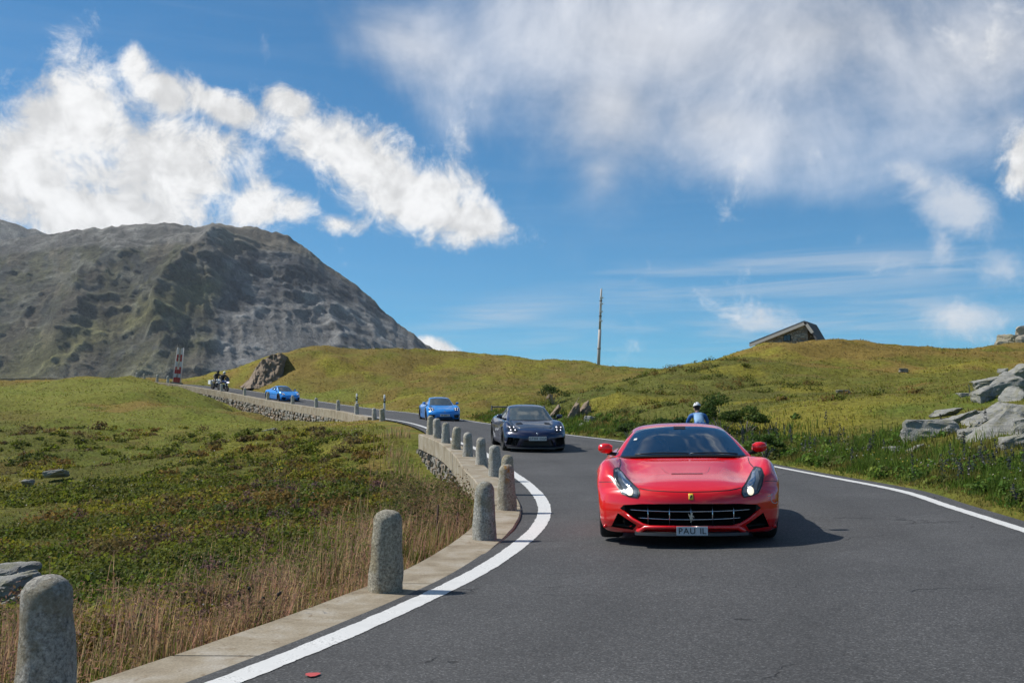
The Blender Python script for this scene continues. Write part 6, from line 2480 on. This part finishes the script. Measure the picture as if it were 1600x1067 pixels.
def heath():
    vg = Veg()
    pal = [(.090, .100, .016), (.105, .115, .018), (.070, .085, .018), (.140, .092, .026), (.175, .160, .020), (.115, .085, .032), (.110, .130, .016)]  # heath colours, kept dark so they also carry the cloud's shade
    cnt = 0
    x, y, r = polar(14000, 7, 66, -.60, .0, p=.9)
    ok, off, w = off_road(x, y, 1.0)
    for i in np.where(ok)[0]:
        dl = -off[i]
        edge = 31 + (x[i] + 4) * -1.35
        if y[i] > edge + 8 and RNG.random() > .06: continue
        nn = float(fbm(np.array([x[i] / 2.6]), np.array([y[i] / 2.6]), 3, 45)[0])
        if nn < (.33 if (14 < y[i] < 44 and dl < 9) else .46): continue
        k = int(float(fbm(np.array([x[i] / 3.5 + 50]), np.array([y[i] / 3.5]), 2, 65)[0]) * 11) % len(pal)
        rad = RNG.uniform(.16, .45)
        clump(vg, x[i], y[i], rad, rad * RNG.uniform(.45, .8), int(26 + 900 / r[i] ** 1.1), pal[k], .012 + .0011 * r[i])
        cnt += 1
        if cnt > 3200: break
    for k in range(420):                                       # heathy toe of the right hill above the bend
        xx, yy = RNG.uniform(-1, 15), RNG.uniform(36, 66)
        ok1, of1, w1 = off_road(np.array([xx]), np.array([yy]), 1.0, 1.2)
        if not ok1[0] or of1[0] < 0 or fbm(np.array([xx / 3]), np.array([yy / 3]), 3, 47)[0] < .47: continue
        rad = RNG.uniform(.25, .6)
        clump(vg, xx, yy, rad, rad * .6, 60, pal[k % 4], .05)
    vg.build('heath', 'low heath and bilberry clumps, coloured dark as under cloud shadow, in the left bowl and above the bend', 'heath')


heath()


# leafy plants, brown sorrel and herbs on the bank
def bank_herbs():
    vg = Veg()
    for (px, py, Y, n, rad, col, size) in [(720, 862, 10.9, 200, .34, (.055, .105, .02), .045), (690, 878, 10.2, 200, .34, (.05, .10, .02), .045), (655, 898, 9.4, 160, .30, (.055, .105, .02), .045),
                                            (640, 905, 9.0, 120, .22, (.05, .10, .02), .04), (500, 925, 8.6, 160, .22, (.045, .09, .02), .045), (540, 905, 9.0, 120, .2, (.05, .1, .02), .04), (475, 955, 7.9, 140, .16, (.05, .10, .02), .04)]:
        p = at(px, py, Y)
        clump(vg, p.x, p.y, rad, rad * .55, n, col, size)
    for k in range(300):                                       # brown-purple sorrel and heather heads
        yy = 3.6 * (26 / 3.6) ** RNG.random()
        o = RNG.gamma(3.0, .75) + .7
        q = road_pt(s_at_y(yy), -float(boff(yy)) - o)
        if fbm(np.array([q.x / 1.2]), np.array([q.y / 1.2]), 2, 19)[0] < .48: continue
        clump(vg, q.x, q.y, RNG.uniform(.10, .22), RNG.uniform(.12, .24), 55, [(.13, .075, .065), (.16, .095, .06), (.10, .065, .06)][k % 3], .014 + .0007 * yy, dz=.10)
    for k in range(150):                                       # scrub at the foot of the near wall
        yy = RNG.uniform(14.5, 26)
        q = road_pt(s_at_y(yy), -float(boff(yy)) - RNG.uniform(.55, 1.9))
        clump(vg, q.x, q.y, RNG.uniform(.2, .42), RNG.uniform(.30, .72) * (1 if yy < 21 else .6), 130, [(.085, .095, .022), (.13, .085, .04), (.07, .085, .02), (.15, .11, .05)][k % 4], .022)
    for k in range(700):                                       # lush green herbs at the bank foot
        yy = 4 * (24 / 4) ** RNG.random()
        o = RNG.normal(4.2, 1.3)
        if o < 1.2: continue
        q = road_pt(s_at_y(yy), -float(boff(yy)) - o)
        if fbm(np.array([q.x / 1.6]), np.array([q.y / 1.6]), 2, 29)[0] < .47: continue
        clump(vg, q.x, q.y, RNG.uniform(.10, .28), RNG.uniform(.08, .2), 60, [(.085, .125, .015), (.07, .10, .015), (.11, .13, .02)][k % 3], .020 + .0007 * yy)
    n = 900                                                     # pale flower heads
    x, y, r = polar(n, 6, 60, -.55, .02)
    ok, off, w = off_road(x, y, .8)
    x, y, r = x[ok], y[ok], r[ok]
    c = on_ground(x, y, .16)
    vg.leaves(c, .006 + .00055 * r, unit(len(x), 1), jitter(np.tile([.42, .38, .34], (len(x), 1)), .6, 1.1), .9)
    vg.build('bank_herbs', 'mixed leafy herbs, brown sorrel and small flowers on the left bank', 'herbs')


bank_herbs()


# right verge: leafy herbs, blue-grey flower spikes, grass
def verge():
    vg = Veg()
    n = 60000
    yy = 7 * (60 / 7) ** RNG.random(n)
    s = np.interp(yy, RRt[:, 1], RS)
    o = RNG.gamma(2.2, .55, n) + .42
    rx, ry = np.interp(s, RS, RRt[:, 0]), np.interp(s, RS, RRt[:, 1])
    ux, uy = np.interp(s, RS, RX2[:, 0]), np.interp(s, RS, RX2[:, 1])
    x, y = rx + ux * o, ry + uy * o
    cl = fbm(x / .9, y / .9, 3, 191)
    col = np.where((cl > .5)[:, None], np.array([.09, .14, .02]), np.array([.14, .13, .03]))
    h = RNG.uniform(.08, .32, n) * (.4 + cl) * sm(o, .25, 1.3)
    r = np.hypot(x, y)
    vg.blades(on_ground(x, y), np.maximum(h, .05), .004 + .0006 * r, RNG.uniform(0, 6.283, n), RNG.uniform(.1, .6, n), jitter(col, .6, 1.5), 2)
    for k in range(900):
        yy = 7.5 * (48 / 7.5) ** RNG.random()
        o = RNG.gamma(2.6, .42) + .55
        sx_ = float(np.interp(yy, RRt[:, 1], RS))
        q = road_pt(sx_, float(np.interp(sx_, RS, RW)) + o)
        f = fbm(np.array([q.x / 1.5]), np.array([q.y / 1.5]), 2, 129)[0]
        if f < .44: continue
        clump(vg, q.x, q.y, RNG.uniform(.12, .30), RNG.uniform(.10, .26), 70, [(.085, .15, .022), (.07, .12, .02), (.12, .16, .025), (.10, .11, .03)][k % 4], .024 + .0008 * yy)
    # spikes
    for k in range(230):
        yy = 10 * (34 / 10) ** RNG.random()
        o = RNG.gamma(3.0, .38) + .6
        sx_ = float(np.interp(yy, RRt[:, 1], RS))
        q = road_pt(sx_, float(np.interp(sx_, RS, RW)) + o)
        f = fbm(np.array([q.x / 1.4 + 9]), np.array([q.y / 1.4]), 2, 329)[0]
        if f < .50: continue
        H = RNG.uniform(.25, .55)
        z0 = gz(q.x, q.y)
        m = 46
        t = RNG.random(m)
        c = np.stack([q.x + RNG.normal(0, .03, m) * (1.2 - t) + .05 * t * math.sin(k), q.y + RNG.normal(0, .03, m) * (1.2 - t), z0 + t * H], 1)
        cc = np.where((t > .35)[:, None], np.array([.066, .072, .074]), np.array([.06, .08, .035]))
        vg.leaves(c, RNG.uniform(.012, .026, m) + .0003 * yy, unit(m, .1), jitter(cc, .6, 1.5), .5)
    n = 500
    yy = RNG.uniform(9, 34, n)
    P = np.array([list(road_pt(float(np.interp(q, RRt[:, 1], RS)), 6 + RNG.gamma(2.5, .5))) for q in yy])
    ok = road_coords(P[:, 0], P[:, 1])
    k = ok[1] > ok[2] + .6
    P = P[k]
    c = on_ground(P[:, 0], P[:, 1], .3)
    vg.leaves(c, np.full(len(c), .018), unit(len(c), 1), jitter(np.where((RNG.random(len(c)) < .4)[:, None], np.array([.45, .36, .05]), np.array([.42, .40, .38])), .7, 1.1), .9)
    vg.build('verge_plants', 'tall herbs and blue-grey flower spikes along the right verge', 'plants')


verge()


# bushes by the bend, behind the cyclist
def shrub(px, py, Y, rad, hgt, col, label, n=1500):
    p = at(px, py, Y)
    z = gz(p.x, Y)
    root = empty('shrub', (p.x, Y, z))
    tag(root, label, 'shrub', 'shrubs by the bend')
    vg = Veg()
    rnd = random.Random(px)
    st = []
    for k in range(9):
        a, e = rnd.uniform(0, 6.283), rnd.uniform(.5, 1.2)
        tip = Vector((math.cos(a) * rad * .75 * math.cos(e), math.sin(a) * rad * .75 * math.cos(e), hgt * math.sin(e)))
        st.append(tube_data([(0, 0, -.05), tuple(tip * .5 + Vector((0, 0, .05))), tuple(tip)], [.018, .011, .004], 5))
        m = n // 9
        u = unit(m, 0); kk = RNG.random(m) ** .5
        c = np.array(tip) + u * kk[:, None] * np.array([rad * .42, rad * .42, hgt * .30]) * rnd.uniform(.6, 1.15)
        nr = u + RNG.normal(size=(m, 3)) * .7
        nr /= np.linalg.norm(nr, axis=1)[:, None]
        vg.leaves(c, RNG.uniform(.6, 1.4, m) * .042, nr, jitter(np.tile(col, (m, 1)), .55, 1.6))
    v, f = join(*st)
    obj('stems', v, f, MAT['wood'], root)
    vg.build('foliage', parent=root, kind=None)


shrub(1128, 668, 33.5, 1.0, 1.15, (.055, .090, .018), 'largest green shrub right of the cyclist', 2600)
shrub(1165, 672, 32.5, .8, .8, (.075, .11, .022), 'yellow-green shrub between the largest shrub and the right slope', 1800)
shrub(1052, 664, 34.5, .75, .80, (.045, .080, .018), 'dark green shrub left of the cyclist above the car roof', 1600)
shrub(1015, 672, 35.5, .65, .60, (.075, .105, .025), 'low light green shrub above the left side of the car roof', 1300)
shrub(985, 676, 37.0, .6, .55, (.05, .085, .02), 'low dark shrub beside the grey rocks left of the car', 1200)
shrub(1195, 690, 27.5, .6, .55, (.06, .10, .02), 'small round shrub by the right mirror of the red car', 1200)
shrub(865, 636, 55, .9, .9, (.05, .075, .018), 'dark shrub at the foot of the middle hill above the dark coupe', 1300)


# dark dry seed-head plant on the bank
def thistle():
    p = at(402, 955, 7.75)
    z = gz(p.x, p.y)
    root = empty('seed_head_plant', (p.x, p.y, z))
    tag(root, 'dark dry plant with seed heads in the grass before the second bollard', 'plant')
    dk = plain('dry_stem', (.035, .028, .022), .9)
    rnd = random.Random(4)
    for k in range(11):
        a = rnd.uniform(0, 6.283); s_ = rnd.uniform(.05, .22); H = rnd.uniform(.20, .40)
        tip = Vector((math.cos(a) * s_, math.sin(a) * s_ * .6, H))
        v, f = tube_data([(0, 0, -.02), tuple(tip * .5 + Vector((0, 0, .05))), tuple(tip)], .0028, 5)
        st = obj('stem', v, f, dk, root)
        v, f = lathe_data([(.002, -.012), (.012, -.004), (.014, .006), (.006, .016)], 8)
        obj('seed_head', [(a_ + tip.x, b_ + tip.y, c_ + tip.z) for a_, b_, c_ in v], f, dk, st)


thistle()
for k, (px, py, Y, H) in enumerate([(208, 985, 8.0, .20), (238, 985, 8.0, .17), (276, 930, 9.4, .20), (683, 800, 13.2, .38), (714, 778, 14.3, .30)]):
    p = at(px, py, Y)
    v, f = tube_data([(0, 0, -.1), (.004, 0, H * .5), (.012, .004, H)], [.016, .015, .012], 7)
    o = obj('wooden_stake', v, f, plain('old_wood', (.075, .045, .032), .9), None, True, loc=(p.x, p.y, gz(p.x, p.y)))
    o.scale = (1, 1, 1.3)
    tag(o, ['leftmost short dark stake in the dry grass', 'dark stake just right of the leftmost one', 'dark stake farther back in the dry grass near the first bollard',
            'thin brown stake left of the third bollard', 'thin stake behind, near the half-hidden bollard'][k], 'stake', 'old stakes in the dry grass')
# ------------------------------------------------------------------ thin mountain air
def haze():
    x0, x1, y0, y1, z0, z1 = -2600, 1800, -60, 4200, -90, 560
    v, f = box_data((x0 + x1) / 2, (y0 + y1) / 2, (z0 + z1) / 2, x1 - x0, y1 - y0, z1 - z0)
    m_ = bpy.data.materials.new('thin_air')
    m_.use_nodes = True
    nt = m_.node_tree
    nt.nodes.clear()
    out = nt.nodes.new('ShaderNodeOutputMaterial')
    pv = nt.nodes.new('ShaderNodeVolumePrincipled')
    pv.inputs['Color'].default_value = (.78, .88, 1.0, 1)
    pv.inputs['Density'].default_value = HAZE_DENSITY
    pv.inputs['Anisotropy'].default_value = .2
    nt.links.new(pv.outputs[0], out.inputs['Volume'])
    o = obj('haze', v, f, m_, None, False)
    tag(o, 'thin bluish air between the camera and the mountain', 'haze', kind='stuff')


HAZE_DENSITY = .00005
haze()
